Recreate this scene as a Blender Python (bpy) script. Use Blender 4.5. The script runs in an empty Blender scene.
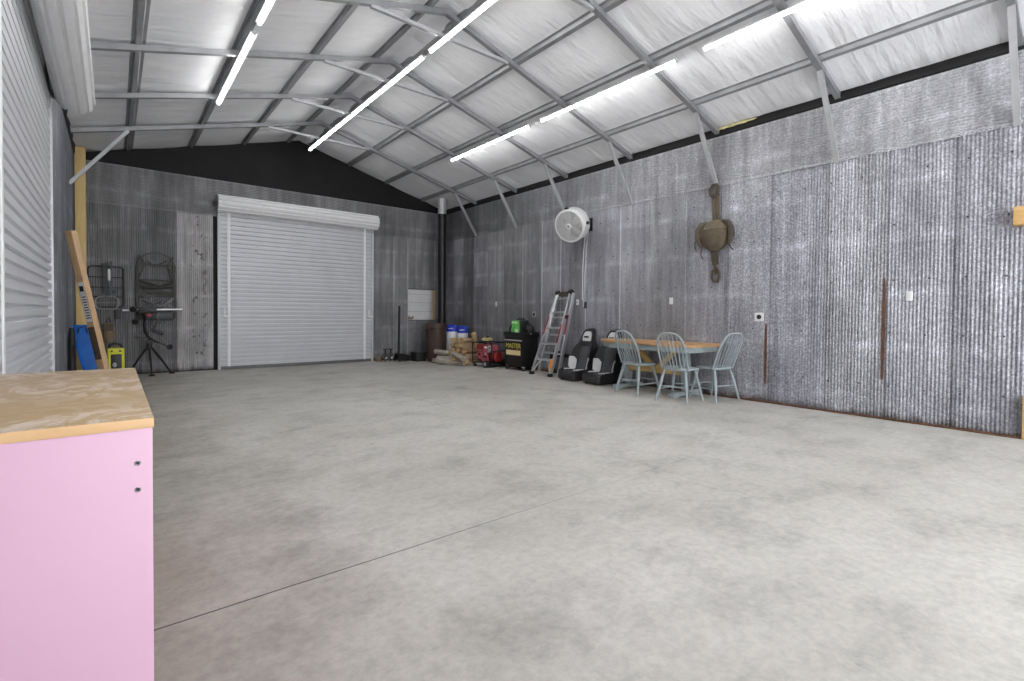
import bpy, bmesh, math, random
from mathutils import Vector, Matrix
PI = math.pi
scn = bpy.context.scene
col = scn.collection
R = math.radians

# ---------------------------------------------------------------- materials
def new_mat(name):
    m = bpy.data.materials.new(name); m.use_nodes = True
    nt = m.node_tree; nt.nodes.clear()
    out = nt.nodes.new('ShaderNodeOutputMaterial'); b = nt.nodes.new('ShaderNodeBsdfPrincipled')
    nt.links.new(b.outputs[0], out.inputs[0])
    return m, nt, b
def node(nt, typ, **kw):
    n = nt.nodes.new(typ)
    for k, v in kw.items():
        if k.startswith('i_'):
            k2 = k[2:]; n.inputs[int(k2) if k2.isdigit() else k2].default_value = v
        else: setattr(n, k, v)
    return n
def coords(nt, scale=(1, 1, 1), which='Object'):
    tc = node(nt, 'ShaderNodeTexCoord'); mp = node(nt, 'ShaderNodeMapping'); mp.inputs['Scale'].default_value = scale
    nt.links.new(tc.outputs[which], mp.inputs[0]); return mp.outputs[0]
def noise(nt, scale, sc=(1, 1, 1), detail=4, rough=.55, which='Object', dist=0.):
    n = node(nt, 'ShaderNodeTexNoise'); n.inputs['Scale'].default_value = scale; n.inputs['Detail'].default_value = detail
    n.inputs['Roughness'].default_value = rough; n.inputs['Distortion'].default_value = dist
    nt.links.new(coords(nt, sc, which), n.inputs['Vector']); return n.outputs['Fac']
def ramp(nt, src, stops):
    r = node(nt, 'ShaderNodeValToRGB'); e = r.color_ramp.elements
    while len(e) < len(stops): e.new(.5)
    for el, (p, c) in zip(e, stops):
        el.position = p; el.color = (c, c, c, 1) if isinstance(c, (int, float)) else (*c, 1)
    nt.links.new(src, r.inputs[0]); return r.outputs[0]
def mix(nt, a, b, fac, mode='MIX'):
    m = node(nt, 'ShaderNodeMix', data_type='RGBA', blend_type=mode)
    for i, s in ((6, a), (7, b), (0, fac)):
        if hasattr(s, 'node'): nt.links.new(s, m.inputs[i])
        else: m.inputs[i].default_value = s if i == 0 else (*s, 1)
    return m.outputs[2]
def mathn(nt, op, a, b=0., c=0.):
    m = node(nt, 'ShaderNodeMath', operation=op)
    for i, s in enumerate((a, b, c)):
        if hasattr(s, 'node'): nt.links.new(s, m.inputs[i])
        else: m.inputs[i].default_value = s
    return m.outputs[0]
def bump(nt, b, h, strength=.2, dist=.01):
    n = node(nt, 'ShaderNodeBump'); n.inputs['Strength'].default_value = strength; n.inputs['Distance'].default_value = dist
    nt.links.new(h, n.inputs['Height']); nt.links.new(n.outputs[0], b.inputs['Normal'])
def plain(name, c, rough=.5, metal=0., var=.12, scale=12, spec=.5):
    m, nt, b = new_mat(name)
    f = noise(nt, scale); lo = tuple(x * (1 - var) for x in c); hi = tuple(min(1, x * (1 + var)) for x in c)
    nt.links.new(ramp(nt, f, [(.3, lo), (.7, hi)]), b.inputs['Base Color'])
    b.inputs['Roughness'].default_value = rough; b.inputs['Metallic'].default_value = metal
    b.inputs['Specular IOR Level'].default_value = spec
    return m
def wood(name, c1, c2, sc=(18, 1.2, 18), rough=.55, knots=0.):
    m, nt, b = new_mat(name)
    f = noise(nt, 3., sc, 6, .6, dist=.6); cc = ramp(nt, f, [(.25, c1), (.75, c2)])
    if knots:
        k = noise(nt, 5., (1, 1, .55), 1, .4); cc = mix(nt, cc, (.16, .075, .03), ramp(nt, k, [(.70, 0.), (.74, knots)]))
    nt.links.new(cc, b.inputs['Base Color']); b.inputs['Roughness'].default_value = rough
    return m
def emit(name, c, s):
    m, nt, b = new_mat(name)
    b.inputs['Base Color'].default_value = (.9, .9, .9, 1)
    b.inputs['Emission Color'].default_value = (*c, 1); b.inputs['Emission Strength'].default_value = s
    return m

def make_galv(stained=False):
    m, nt, b = new_mat('stained_sheet' if stained else 'galvanised_sheet')
    t = node(nt, 'ShaderNodeAttribute', attribute_name='tint'); s = node(nt, 'ShaderNodeAttribute', attribute_name='spangle')
    c = t.outputs['Color']
    c = mix(nt, c, ramp(nt, noise(nt, 1.1, (1, 1.6, .8), 5, .6), [(.3, .72), (.52, 1.), (.72, 1.3)]), 1., 'MULTIPLY')
    c = mix(nt, c, ramp(nt, noise(nt, 2.2, (5, 5, .35), 5, .65), [(.3, .66), (.52, 1.), (.74, 1.42)]), .9, 'MULTIPLY')
    # crystalline zinc spangle
    v = node(nt, 'ShaderNodeTexVoronoi'); v.inputs['Scale'].default_value = 58
    nt.links.new(coords(nt), v.inputs['Vector'])
    bw = node(nt, 'ShaderNodeSeparateColor'); nt.links.new(v.outputs['Color'], bw.inputs[0])
    sp = ramp(nt, bw.outputs[0], [(0, .40), (.5, .9), (1., 1.9)])
    c = mix(nt, c, mix(nt, (1, 1, 1), sp, s.outputs['Fac']), 1., 'MULTIPLY')
    # chalky white oxide
    ox = noise(nt, 2.6, (1, 1.5, .7), 8, .72)
    c = mix(nt, c, (.52, .53, .55), ramp(nt, ox, [(.58, 0.), (.80, .5)]))
    # paler smears where the fastener rows run
    zr = node(nt, 'ShaderNodeSeparateXYZ'); nt.links.new(coords(nt), zr.inputs[0])
    w_ = mathn(nt, 'ADD', zr.outputs[2], mathn(nt, 'MULTIPLY', noise(nt, 1.2, (1, 1, 1), 3), .18))
    d_ = mathn(nt, 'ABSOLUTE', mathn(nt, 'SUBTRACT', mathn(nt, 'FRACT', mathn(nt, 'DIVIDE', w_, .61)), .5))
    band = mathn(nt, 'MULTIPLY', ramp(nt, d_, [(.0, 1.), (.12, 0.)]), ramp(nt, noise(nt, 4., (1, 1, .6), 5, .7), [(.42, 0.), (.68, .6)]))
    c = mix(nt, c, mix(nt, c, (1.9, 1.9, 1.95), 1., 'MULTIPLY'), band)
    if stained:
        sx = node(nt, 'ShaderNodeSeparateXYZ'); nt.links.new(coords(nt), sx.inputs[0])
        m_ = ramp(nt, mathn(nt, 'ABSOLUTE', mathn(nt, 'SUBTRACT', sx.outputs[0], 1.30)), [(.06, 1.), (.20, 0.)])
        sp_ = ramp(nt, noise(nt, 11., (1, 1, .8), 3, .6), [(.60, 0.), (.66, .9)])
        c = mix(nt, c, (.10, .095, .085), mathn(nt, 'MULTIPLY', sp_, m_))
        c = mix(nt, c, (.20, .17, .13), ramp(nt, noise(nt, 3., (2, 2, .5), 6, .7), [(.56, 0.), (.72, .6)]))
    # rust and dirt along the foot of the sheets
    z = node(nt, 'ShaderNodeSeparateXYZ'); nt.links.new(coords(nt), z.inputs[0])
    zz = mathn(nt, 'ADD', z.outputs[2], mathn(nt, 'MULTIPLY', noise(nt, 7., (1, 1, .3), 4), -.22))
    c = mix(nt, c, (.05, .045, .035), ramp(nt, mathn(nt, 'ADD', zz, .3), [(.2, .85), (.285, 0.)]))
    nt.links.new(c, b.inputs['Base Color'])
    b.inputs['Metallic'].default_value = .25
    nt.links.new(ramp(nt, ox, [(.3, .38), (.7, .6)]), b.inputs['Roughness'])
    return m
def make_concrete():
    m, nt, b = new_mat('concrete_floor')
    c = ramp(nt, noise(nt, .55, (1, 1, 1), 6, .62, dist=.4), [(.3, (.455, .44, .405)), (.5, (.535, .52, .485)), (.72, (.60, .585, .55))])
    c = mix(nt, c, ramp(nt, noise(nt, 2.0, (1, 1.3, 1), 8, .68, dist=.15), [(.28, .66), (.5, 1.), (.75, 1.12)]), .85, 'MULTIPLY')
    c = mix(nt, c, ramp(nt, noise(nt, 20., (1, 1, 1), 6, .75), [(.32, .80), (.6, 1.06)]), .85, 'MULTIPLY')
    xyz = node(nt, 'ShaderNodeSeparateXYZ'); nt.links.new(coords(nt), xyz.inputs[0]); X, Y = xyz.outputs[0], xyz.outputs[1]
    # dirtier strip along the left hand side
    nn = mathn(nt, 'ADD', X, mathn(nt, 'MULTIPLY', noise(nt, .9, (1, .6, 1), 6, .7), -2.6))
    c = mix(nt, c, mix(nt, c, (.54, .505, .455), 1., 'MULTIPLY'), ramp(nt, mathn(nt, 'MULTIPLY', mathn(nt, 'ADD', nn, 3.), .25), [(.42, .95), (.70, 0.)]))
    st = noise(nt, 1.7, (1, .6, 1), 9, .75, dist=.3)
    c = mix(nt, c, (.20, .195, .185), ramp(nt, st, [(.63, 0.), (.73, .5)]))
    st2 = noise(nt, 1.3, (.8, .5, 1), 7, .7)
    c = mix(nt, c, (.40, .36, .30), ramp(nt, st2, [(.58, 0.), (.72, .45)]))
    # small dark specks
    vo = node(nt, 'ShaderNodeTexVoronoi'); vo.inputs['Scale'].default_value = 1.5; nt.links.new(coords(nt), vo.inputs['Vector'])
    c = mix(nt, c, (.12, .115, .11), mathn(nt, 'MULTIPLY', ramp(nt, vo.outputs['Distance'], [(.018, .75), (.034, 0.)]), ramp(nt, noise(nt, .8), [(.45, 0.), (.55, 1.)])))
    # saw cut joints
    def joint(coord, at, w, other, a, fade0, fade1):
        d = mathn(nt, 'ABSOLUTE', mathn(nt, 'SUBTRACT', mathn(nt, 'ADD', coord, mathn(nt, 'MULTIPLY', noise(nt, 1.4), .012)), at + .006))
        k = mathn(nt, 'LESS_THAN', d, w)
        f = node(nt, 'ShaderNodeMapRange'); nt.links.new(other, f.inputs[0])
        f.inputs[1].default_value = fade0; f.inputs[2].default_value = fade1; f.inputs[3].default_value = a; f.inputs[4].default_value = a * .2
        return mathn(nt, 'MULTIPLY', k, f.outputs[0])
    c = mix(nt, c, (.06, .06, .06), joint(Y, 2.19, .0045, X, .95, .6, 2.5))
    c = mix(nt, c, (.14, .14, .14), joint(X, 3.2, .006, Y, .5, 9., 1.))
    c = mix(nt, c, (.14, .14, .14), joint(Y, 6.6, .006, X, .3, .5, 6.5))
    nt.links.new(c, b.inputs['Base Color'])
    nt.links.new(ramp(nt, st, [(.3, .55), (.7, .75)]), b.inputs['Roughness']); b.inputs['Specular IOR Level'].default_value = .35
    bump(nt, b, noise(nt, 30., (1, 1, 1), 6, .7), .12, .004)
    return m
def make_foil():
    m, nt, b = new_mat('insulation_foil')
    f = noise(nt, .9, (.7, 1.4, 1), 5, .6)
    c = ramp(nt, f, [(.3, (.82, .83, .855)), (.7, (.90, .91, .93))])
    nt.links.new(c, b.inputs['Base Color']); b.inputs['Metallic'].default_value = .1
    nt.links.new(ramp(nt, noise(nt, 1.4, (1, 1, 1), 3), [(.35, .42), (.65, .62)]), b.inputs['Roughness'])
    h = mathn(nt, 'ADD', noise(nt, 2.4, (.35, 2.6, 1), 4, .5), mathn(nt, 'MULTIPLY', noise(nt, 9., (.5, 2.5, 1), 3), .15))
    bump(nt, b, h, .8, .06)
    return m
M = {}
M['galv'] = make_galv(); M['stained'] = make_galv(True); M['concrete'] = make_concrete(); M['foil'] = make_foil()
M['steel'] = plain('frame_steel', (.34, .345, .36), .42, .6, .12, 6)
M['steel_light'] = plain('brace_steel', (.50, .51, .53), .45, .6, .08, 6)
M['black_foil'] = plain('black_vapour_barrier', (.009, .009, .009), .6, 0, .3, 3, .25)
M['white_paint'] = plain('white_door_paint', (.60, .61, .64), .38, .05, .04, 3)
M['white_coil_lit'] = plain('white_coil_lit', (.80, .805, .82), .35, 0, .03)  # door white made paler, imitating floor bounce light on the coils
M['white_strap'] = plain('white_strap', (.86, .87, .88), .4, 0, .03)
M['pink'] = plain('pink_paint', (.77, .49, .65), .5, 0, .03, 1.2)
M['tube'] = emit('led_tube', (1., .985, .965), 29.)
M['white_plastic'] = plain('white_plastic', (.72, .73, .73), .4, 0, .05)
M['grille_grey'] = plain('grille_grey', (.50, .50, .50), .5, 0, .05)
M['grey_plastic'] = plain('grey_plastic', (.36, .36, .37), .5, 0, .08)
M['black_plastic'] = plain('black_plastic', (.018, .018, .02), .45, 0, .2)
M['black_metal'] = plain('black_metal', (.012, .012, .013), .38, .3, .2)
M['rubber'] = plain('black_rubber', (.02, .02, .02), .8)
M['alu'] = plain('aluminium', (.66, .67, .69), .33, .8, .06)
M['chrome'] = plain('chrome', (.75, .75, .77), .15, 1., .03)
M['red'] = plain('red_paint', (.30, .022, .026), .4, 0, .15)
M['pinkred'] = plain('faded_red', (.38, .075, .095), .5, 0, .15)
M['orange'] = plain('orange_label', (.85, .28, .03), .5)
M['yellow'] = plain('yellow_plastic', (.74, .72, .03), .45, 0, .06)
M['yellow_text'] = plain('yellow_print', (.80, .70, .10), .5, 0, .03)
M['cream_text'] = plain('cream_print', (.85, .70, .38), .5, 0, .12, 60)
M['green'] = plain('green_face', (.16, .60, .12), .4, 0, .2, 14)
M['pale_green'] = plain('pale_green', (.62, .85, .55), .4, 0, .05)
M['blue'] = plain('blue_plastic', (.012, .13, .50), .22, 0, .12, 4)
M['bag_blue'] = plain('bag_blue', (.012, .045, .50), .4, 0, .1)
M['bag_white'] = plain('bag_white', (.78, .80, .84), .45, 0, .05)
M['brown_bin'] = plain('brown_bin', (.062, .036, .028), .55, 0, .12)
M['paint_blue'] = plain('grey_blue_paint', (.31, .36, .38), .5, 0, .07, 9)
M['seat_black'] = plain('black_vinyl', (.016, .016, .018), .5, 0, .15)
M['seat_grey'] = plain('grey_fabric', (.085, .088, .10), .85, 0, .12, 40)
M['seat_white'] = plain('white_vinyl', (.66, .66, .67), .5, 0, .04)
M['olive'] = plain('olive_metal', (.045, .046, .038), .6, .1, .2)
M['darkgrey'] = plain('dark_grey_metal', (.052, .054, .056), .5, .3, .15)
M['midgrey'] = plain('mid_grey_metal', (.15, .155, .16), .5, .4, .1)
M['tan'] = plain('tan_canvas', (.23, .17, .105), .85, 0, .2, 18)
M['leather'] = plain('brown_canvas', (.105, .082, .055), .75, 0, .18, 14)
M['flap_canvas'] = plain('flap_canvas', (.15, .12, .08), .8, 0, .2, 14)
M['leather_dark'] = plain('dark_strap', (.065, .05, .035), .8, 0, .2, 14)
M['rust'] = plain('rusty_steel', (.115, .055, .032), .85, .1, .45, 9)
M['insul'] = plain('yellow_fibreglass', (.55, .48, .26), .9, 0, .15, 20)
M['grey_galv_pipe'] = plain('silver_duct', (.66, .67, .68), .32, .6, .15, 14)
M['floor_dirt'] = plain('dark_debris', (.09, .06, .04), .9, 0, .4, 20)
M['siding'] = plain('white_siding', (.66, .66, .68), .5, 0, .05, 4)
M['top_wood'] = wood('table_top_wood', (.50, .27, .11), (.64, .38, .17), (14, 1.2, 14), .4)
M['brace_wood'] = wood('yellow_brace_wood', (.55, .37, .13), (.68, .49, .21), (8, 8, 1.4), .5)
M['pine'] = wood('yellow_pine_post', (.62, .43, .16), (.76, .58, .28), (14, 14, .8), .6, .85)
M['fir'] = wood('fir_board', (.47, .30, .16), (.62, .43, .26), (14, 14, .9), .6, .6)
M['pale_wood'] = wood('pale_trim_wood', (.60, .46, .26), (.70, .57, .36), (14, 14, 1), .6)
M['block_wood'] = wood('honey_wood', (.50, .30, .11), (.64, .42, .18), (3, 3, 20), .5)
M['bark'] = wood('bark', (.15, .125, .10), (.46, .42, .37), (3, 3, 9), .9)
M['split'] = wood('split_log', (.36, .24, .13), (.60, .44, .27), (10, 10, 10), .85)
M['split_red'] = wood('reddish_split_log', (.26, .13, .085), (.42, .25, .17), (10, 10, 10), .85)
M['log_end'] = wood('log_end', (.52, .36, .17), (.70, .52, .28), (9, 9, 9), .85)
def make_worktop():
    m, nt, b = new_mat('butcher_block')
    c = ramp(nt, noise(nt, 3., (1.4, 14, 8), 6, .6, dist=.5), [(.25, (.45, .30, .145)), (.75, (.59, .42, .23))])
    # paint smears and scuffs worn into the top
    w = noise(nt, 5.5, (1.3, .8, 1), 8, .68, dist=1.6); big = noise(nt, 1.5, (1, 1, 1), 2)
    k = mathn(nt, 'MULTIPLY', ramp(nt, w, [(.47, 0.), (.57, .8)]), ramp(nt, big, [(.36, 0.), (.52, 1.)]))
    c = mix(nt, c, (.76, .66, .58), k)
    c = mix(nt, c, (.34, .21, .11), ramp(nt, noise(nt, 2.6, (1, .5, 1), 5, .6), [(.60, 0.), (.75, .5)]))
    nt.links.new(c, b.inputs['Base Color']); b.inputs['Roughness'].default_value = .42
    return m
M['worktop'] = make_worktop()
M['edge_wood'] = wood('worktop_edge', (.72, .45, .22), (.84, .58, .32), (1.5, 8, 8), .5)

# ---------------------------------------------------------------- mesh builder
class MB:
    def __init__(s): s.bm = bmesh.new(); s.mi = 0
    def _tag(s, faces):
        for f in faces: f.material_index = s.mi
    def mat(s, i): s.mi = i; return s
    def box(s, c, d, rot=None, bevel=0., seg=2):
        r = bmesh.ops.create_cube(s.bm, size=1.); vs = r['verts']
        mt = Matrix.Translation(Vector(c)) @ ((rot.to_4x4() if rot else Matrix.Identity(4))) @ Matrix.Diagonal((*d, 1))
        bmesh.ops.transform(s.bm, matrix=mt, verts=vs)
        fs = {f for v in vs for f in v.link_faces}; s._tag(fs)
        if bevel:
            es = list({e for v in vs for e in v.link_edges})
            rr = bmesh.ops.bevel(s.bm, geom=es, offset=bevel, segments=seg, affect='EDGES', profile=.6); s._tag(rr['faces'])
        return s
    def bar(s, p0, p1, w, h, up=(0, 0, 1), bevel=0.):
        p0, p1 = Vector(p0), Vector(p1); d = (p1 - p0); L = d.length; d.normalize()
        u = Vector(up); x = d.cross(u)
        if x.length < 1e-5: x = d.cross(Vector((1, 0, 0)))
        x.normalize(); u = x.cross(d)
        rot = Matrix((x, d, u)).transposed()
        return s.box((p0 + p1) / 2, (w, L, h), rot, bevel)
    def tube(s, pts, r, seg=8, closed=False, caps=True):
        pts = [Vector(p) for p in pts]; n = len(pts); rs = r if isinstance(r, (list, tuple)) else [r] * n
        rings = []; prev = None
        for i, p in enumerate(pts):
            a = pts[(i - 1) % n] if (closed or i) else p; b = pts[(i + 1) % n] if (closed or i < n - 1) else p
            t = (b - a).normalized()
            if prev is None:
                q = Vector((0, 0, 1)) if abs(t.z) < .9 else Vector((1, 0, 0)); nx = t.cross(q).normalized()
            else:
                nx = (prev - t * prev.dot(t))
                nx = nx.normalized() if nx.length > 1e-6 else t.orthogonal().normalized()
            prev = nx; ny = t.cross(nx)
            rings.append([s.bm.verts.new(p + (nx * math.cos(2 * PI * k / seg) + ny * math.sin(2 * PI * k / seg)) * rs[i]) for k in range(seg)])
        return s._skin(rings, closed, caps)
    def _skin(s, rings, closed=False, caps=True):
        n = len(rings); seg = len(rings[0]); fs = []
        for i in range(n if closed else n - 1):
            A, B = rings[i], rings[(i + 1) % n]
            for k in range(seg):
                fs.append(s.bm.faces.new((A[k], A[(k + 1) % seg], B[(k + 1) % seg], B[k])))
        if caps and not closed:
            fs.append(s.bm.faces.new(rings[0][::-1])); fs.append(s.bm.faces.new(rings[-1]))
        s._tag(fs); return s
    def loft(s, rings, caps=True):
        return s._skin([[s.bm.verts.new(Vector(p)) for p in r] for r in rings], False, caps)
    def cyl(s, p0, p1, r0, r1=None, seg=20):
        return s.tube([p0, p1], [r0, r0 if r1 is None else r1], seg)
    def lathe(s, prof, axis_p=(0, 0, 0), axis_d=(0, 0, 1), seg=24, caps=True):
        d = Vector(axis_d).normalized(); x = d.orthogonal().normalized(); y = d.cross(x); o = Vector(axis_p)
        return s._skin([[s.bm.verts.new(o + d * z + (x * math.cos(2 * PI * k / seg) + y * math.sin(2 * PI * k / seg)) * max(r, 1e-4)) for k in range(seg)] for r, z in prof], False, caps)
    def prism(s, poly, n, o=(0, 0, 0), ux=(1, 0, 0), uy=(0, 1, 0), bevel=0.):
        # polygon in the (ux, uy) plane through o, thickened along vector n
        o, ux, uy, n = Vector(o), Vector(ux), Vector(uy), Vector(n)
        a = [s.bm.verts.new(o + ux * p[0] + uy * p[1]) for p in poly]; b = [s.bm.verts.new(v.co + n) for v in a]
        fs = [s.bm.faces.new(a[::-1]), s.bm.faces.new(b)]; k = len(a)
        for i in range(k): fs.append(s.bm.faces.new((a[i], a[(i + 1) % k], b[(i + 1) % k], b[i])))
        s._tag(fs)
        if bevel:
            es = list({e for f in fs[:2] for e in f.edges})
            rr = bmesh.ops.bevel(s.bm, geom=es, offset=bevel, segments=2, affect='EDGES'); s._tag(rr['faces'])
        return s
    def ball(s, c, r, seg=16):
        r = (r, r, r) if isinstance(r, (int, float)) else r
        q = bmesh.ops.create_uvsphere(s.bm, u_segments=seg, v_segments=seg // 2 + 2, radius=1.)
        bmesh.ops.transform(s.bm, matrix=Matrix.Translation(Vector(c)) @ Matrix.Diagonal((*r, 1)), verts=q['verts'])
        s._tag({f for v in q['verts'] for f in v.link_faces}); return s
    def build(s, name, mats, parent=None, loc=None, angle=35, label=None):
        bm = s.bm; bmesh.ops.recalc_face_normals(bm, faces=bm.faces[:])
        me = bpy.data.meshes.new(name); bm.to_mesh(me); bm.free()
        for p in me.polygons: p.use_smooth = True
        me.set_sharp_from_angle(angle=R(angle))
        for m in (mats if isinstance(mats, (list, tuple)) else [mats]): me.materials.append(M[m] if isinstance(m, str) else m)
        return link(name, me, parent, loc, label)
def link(name, me, parent=None, loc=None, label=None):
    o = bpy.data.objects.new(name, me); col.objects.link(o)
    if parent: o.parent = parent
    if loc: o.location = loc
    if label: o['label'] = label
    return o
def thing(name, label, cat, loc=(0, 0, 0), rz=0., group=None, kind=None):
    o = bpy.data.objects.new(name, None); col.objects.link(o); o.empty_display_size = .1
    o.location = loc; o.rotation_euler = (0, 0, rz)
    return tag(o, label, cat, group, kind)
def tag(o, label=None, cat=None, group=None, kind=None):
    if label: o['label'] = label
    if cat: o['category'] = cat
    if group: o['group'] = group
    if kind: o['kind'] = kind
    return o
def dup(root, name=None):
    r = root.copy(); col.objects.link(r)
    for ch in root.children:
        c = ch.copy(); col.objects.link(c); c.parent = r
        for g in ch.children:
            d = g.copy(); col.objects.link(d); d.parent = c
    return r
def text_mesh(name, txt, size, mat, parent, mtx, extrude=.001, label=None):
    cu = bpy.data.curves.new(name, 'FONT'); cu.body = txt; cu.size = size; cu.extrude = extrude; cu.align_x = 'CENTER'; cu.align_y = 'CENTER'
    t = bpy.data.objects.new(name, cu); col.objects.link(t)
    dg = bpy.context.evaluated_depsgraph_get(); me = bpy.data.meshes.new_from_object(t.evaluated_get(dg))
    bpy.data.objects.remove(t); me.materials.clear(); me.materials.append(M[mat])
    o = link(name, me, parent, None, label); o.matrix_local = mtx
    return o
def frame_mtx(o, ux, uy):
    ux, uy = Vector(ux).normalized(), Vector(uy).normalized(); n = ux.cross(uy)
    m = Matrix((ux, uy, n)).transposed().to_4x4(); m.translation = Vector(o); return m

# ---------------------------------------------------------------- camera
H = 1.165
f, yaw, pit, roll, cy = 492.2, .6812, -.0203, .0084, 323.4
F = Vector((math.sin(yaw) * math.cos(pit), math.cos(yaw) * math.cos(pit), math.sin(pit)))
R0 = Vector((math.cos(yaw), -math.sin(yaw), 0)); U0 = R0.cross(F)
Rv = R0 * math.cos(roll) + U0 * math.sin(roll); Uv = U0 * math.cos(roll) - R0 * math.sin(roll)
cam = bpy.data.cameras.new('camera'); co = bpy.data.objects.new('camera', cam); col.objects.link(co)
mw = Matrix((Rv, Uv, -F)).transposed().to_4x4(); mw.translation = (0, 0, H); co.matrix_world = mw
cam.sensor_width = 36; cam.lens = f / 1024 * 36; cam.shift_y = -(340.5 - cy) / 1024; cam.clip_start = .05; cam.clip_end = 200
scn.camera = co

# ---------------------------------------------------------------- shell
XL, XR, YB, YF = -.505, 6.81, 11.25, -3.4
ZS, ZT, XM, ZR, SL = 3.053, 3.745, 3.1525, 4.87, .277
def zroof(x): return ZR - SL * abs(x - XM)
rng = random.Random(5)

fl = MB(); fl.box(((XL + XR) / 2, (YF + YB) / 2, -.06), (XR - XL + .3, YB - YF + .3, .12)); fl.build('floor', 'concrete')['kind'] = 'structure'

# roof lining, sagging a little between the purlins
PUR = [.23, 1.182, 2.085, 2.93, 3.375, 4.252, 5.155, 6.135]
bm = bmesh.new(); nx, ny = 96, 170; vs = []
knots = [XL - .05] + PUR[:4] + [XM] + PUR[4:] + [XR + .05]
rr = random.Random(2)
ph = [[rr.random() * 6.28 for _ in range(40)] for _ in range(40)]
for j in range(ny + 1):
    y = YF - .05 + (YB - YF + .1) * j / ny; row = []
    for i in range(nx + 1):
        x = XL - .05 + (XR - XL + .1) * i / nx
        if i == nx // 2: x = XM
        for q in range(len(knots) - 1):
            if x <= knots[q + 1] + 1e-6: break
        t = (x - knots[q]) / (knots[q + 1] - knots[q])
        bay = math.sin(PI * max(0, min(1, t)))
        sag = .010 * bay * (1 + .7 * math.sin(y * 4.1 + ph[q][3]) + .5 * math.sin(y * 9.3 + ph[q][5] + 2 * t))
        row.append(bm.verts.new((x, y, zroof(x) - sag)))
    vs.append(row)
for j in range(ny):
    for i in range(nx): bm.faces.new((vs[j][i], vs[j + 1][i], vs[j + 1][i + 1], vs[j][i + 1]))
me = bpy.data.meshes.new('ceiling'); bm.to_mesh(me); bm.free(); me.materials.append(M['foil'])
for p in me.polygons: p.use_smooth = True
link('ceiling', me)['kind'] = 'structure'

def sheet(name, axis, at, a0, a1, z0, z1, tint, spangle, parent, sgn, vertical=True, amp=.007, off=0., edge=.0, pitch=.0335):
    """one corrugated steel sheet on a wall; axis 'y' for the side walls, 'x' for the back wall; sgn points into the room"""
    bm = bmesh.new(); la = bm.verts.layers.float_color.new('tint'); ls = bm.verts.layers.float.new('spangle')
    u0, u1 = (a0, a1) if vertical else (z0, z1)
    n = max(4, int((u1 - u0) / pitch * 6)); prev = None
    v0, v1 = (z0, z1) if vertical else (a0, a1)
    for i in range(n + 1):
        u = u0 + (u1 - u0) * i / n; d = (amp * math.sin(2 * PI * u / pitch) + amp + .004 + off) * sgn
        k = 1.
        if edge and min(u - u0, u1 - u) < .028: k = 1 + edge
        row = []
        for v in (v0, v1):
            a, z = (u, v) if vertical else (v, u)
            p = (at + d, a, z) if axis == 'y' else (a, at + d, z)
            q = bm.verts.new(p); q[la] = (*[min(1, c * k) for c in tint], 1); q[ls] = spangle; row.append(q)
        if prev: bm.faces.new((prev[0], row[0], row[1], prev[1]))
        prev = row
    me = bpy.data.meshes.new(name); bm.to_mesh(me); bm.free(); me.materials.append(M['galv'])
    for p in me.polygons: p.use_smooth = True
    return link(name, me, parent)

# right wall: one course of tall sheets, a band of sheets laid flat above
wr = MB(); wr.box((XR + .05, (YF + YB) / 2, 1.93), (.06, YB - YF + .2, 3.86)); WR = wr.build('wall_right', 'black_metal'); WR['kind'] = 'structure'
seams = [11.25, 10.62, 10.0, 9.84 - .02, 9.26, 8.66, 8.05, 7.45, 6.88, 6.06, 5.455, 4.824, 4.198, 3.535, 2.944, 2.284, 1.676, 1.098, .49, -.12, -.73, -1.34, -1.95, -2.56, -3.4]
seams = [11.25, 10.75, 10.35, 9.84, 9.32, 8.71, 8.05, 7.44, 6.90, 6.24, 5.455, 4.824, 4.198, 3.535, 2.944, 2.284, 1.676, 1.098, .49, -.12, -.73, -1.34, -1.95, -2.56, -3.4]
for i in range(len(seams) - 1):
    y1, y0 = seams[i], seams[i + 1]; ym = (y0 + y1) / 2
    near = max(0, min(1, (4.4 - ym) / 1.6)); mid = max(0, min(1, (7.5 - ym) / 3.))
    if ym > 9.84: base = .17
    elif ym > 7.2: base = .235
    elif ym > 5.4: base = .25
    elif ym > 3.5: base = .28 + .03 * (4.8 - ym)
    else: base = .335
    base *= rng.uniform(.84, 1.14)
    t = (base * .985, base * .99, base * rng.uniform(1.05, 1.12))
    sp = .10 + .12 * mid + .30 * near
    if i in (1, 3):                      # patched with short lengths
        zs = [0.02, .62, 1.06, 1.75, 2.1, 2.62, ZS]
        for k in range(len(zs) - 1):
            kk = rng.uniform(.75, 1.3)
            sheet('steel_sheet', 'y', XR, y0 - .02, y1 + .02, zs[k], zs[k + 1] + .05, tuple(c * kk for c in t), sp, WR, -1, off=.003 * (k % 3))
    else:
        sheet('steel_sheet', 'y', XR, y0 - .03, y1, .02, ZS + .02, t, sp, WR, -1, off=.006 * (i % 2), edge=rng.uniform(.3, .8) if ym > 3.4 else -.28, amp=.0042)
b = MB()
for z in (.38, .98, 1.58, 2.18, 2.78):
    y = 6.8
    while y > -1:
        b.box((XR - .020, y + rng.uniform(-.02, .02), z + rng.uniform(-.012, .012)), (.012, .016, .016), bevel=.003); y -= .305
b.build('fastener', 'black_metal', WR)['kind'] = 'stuff'
yy = 11.25; i = 0
while yy > YF + .01:
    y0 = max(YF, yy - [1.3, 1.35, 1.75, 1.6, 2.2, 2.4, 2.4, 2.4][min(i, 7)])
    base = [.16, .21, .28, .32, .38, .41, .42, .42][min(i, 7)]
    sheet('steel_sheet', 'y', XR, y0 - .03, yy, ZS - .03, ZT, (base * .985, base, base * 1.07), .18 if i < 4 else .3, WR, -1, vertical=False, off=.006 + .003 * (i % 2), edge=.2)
    yy = y0; i += 1

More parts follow.
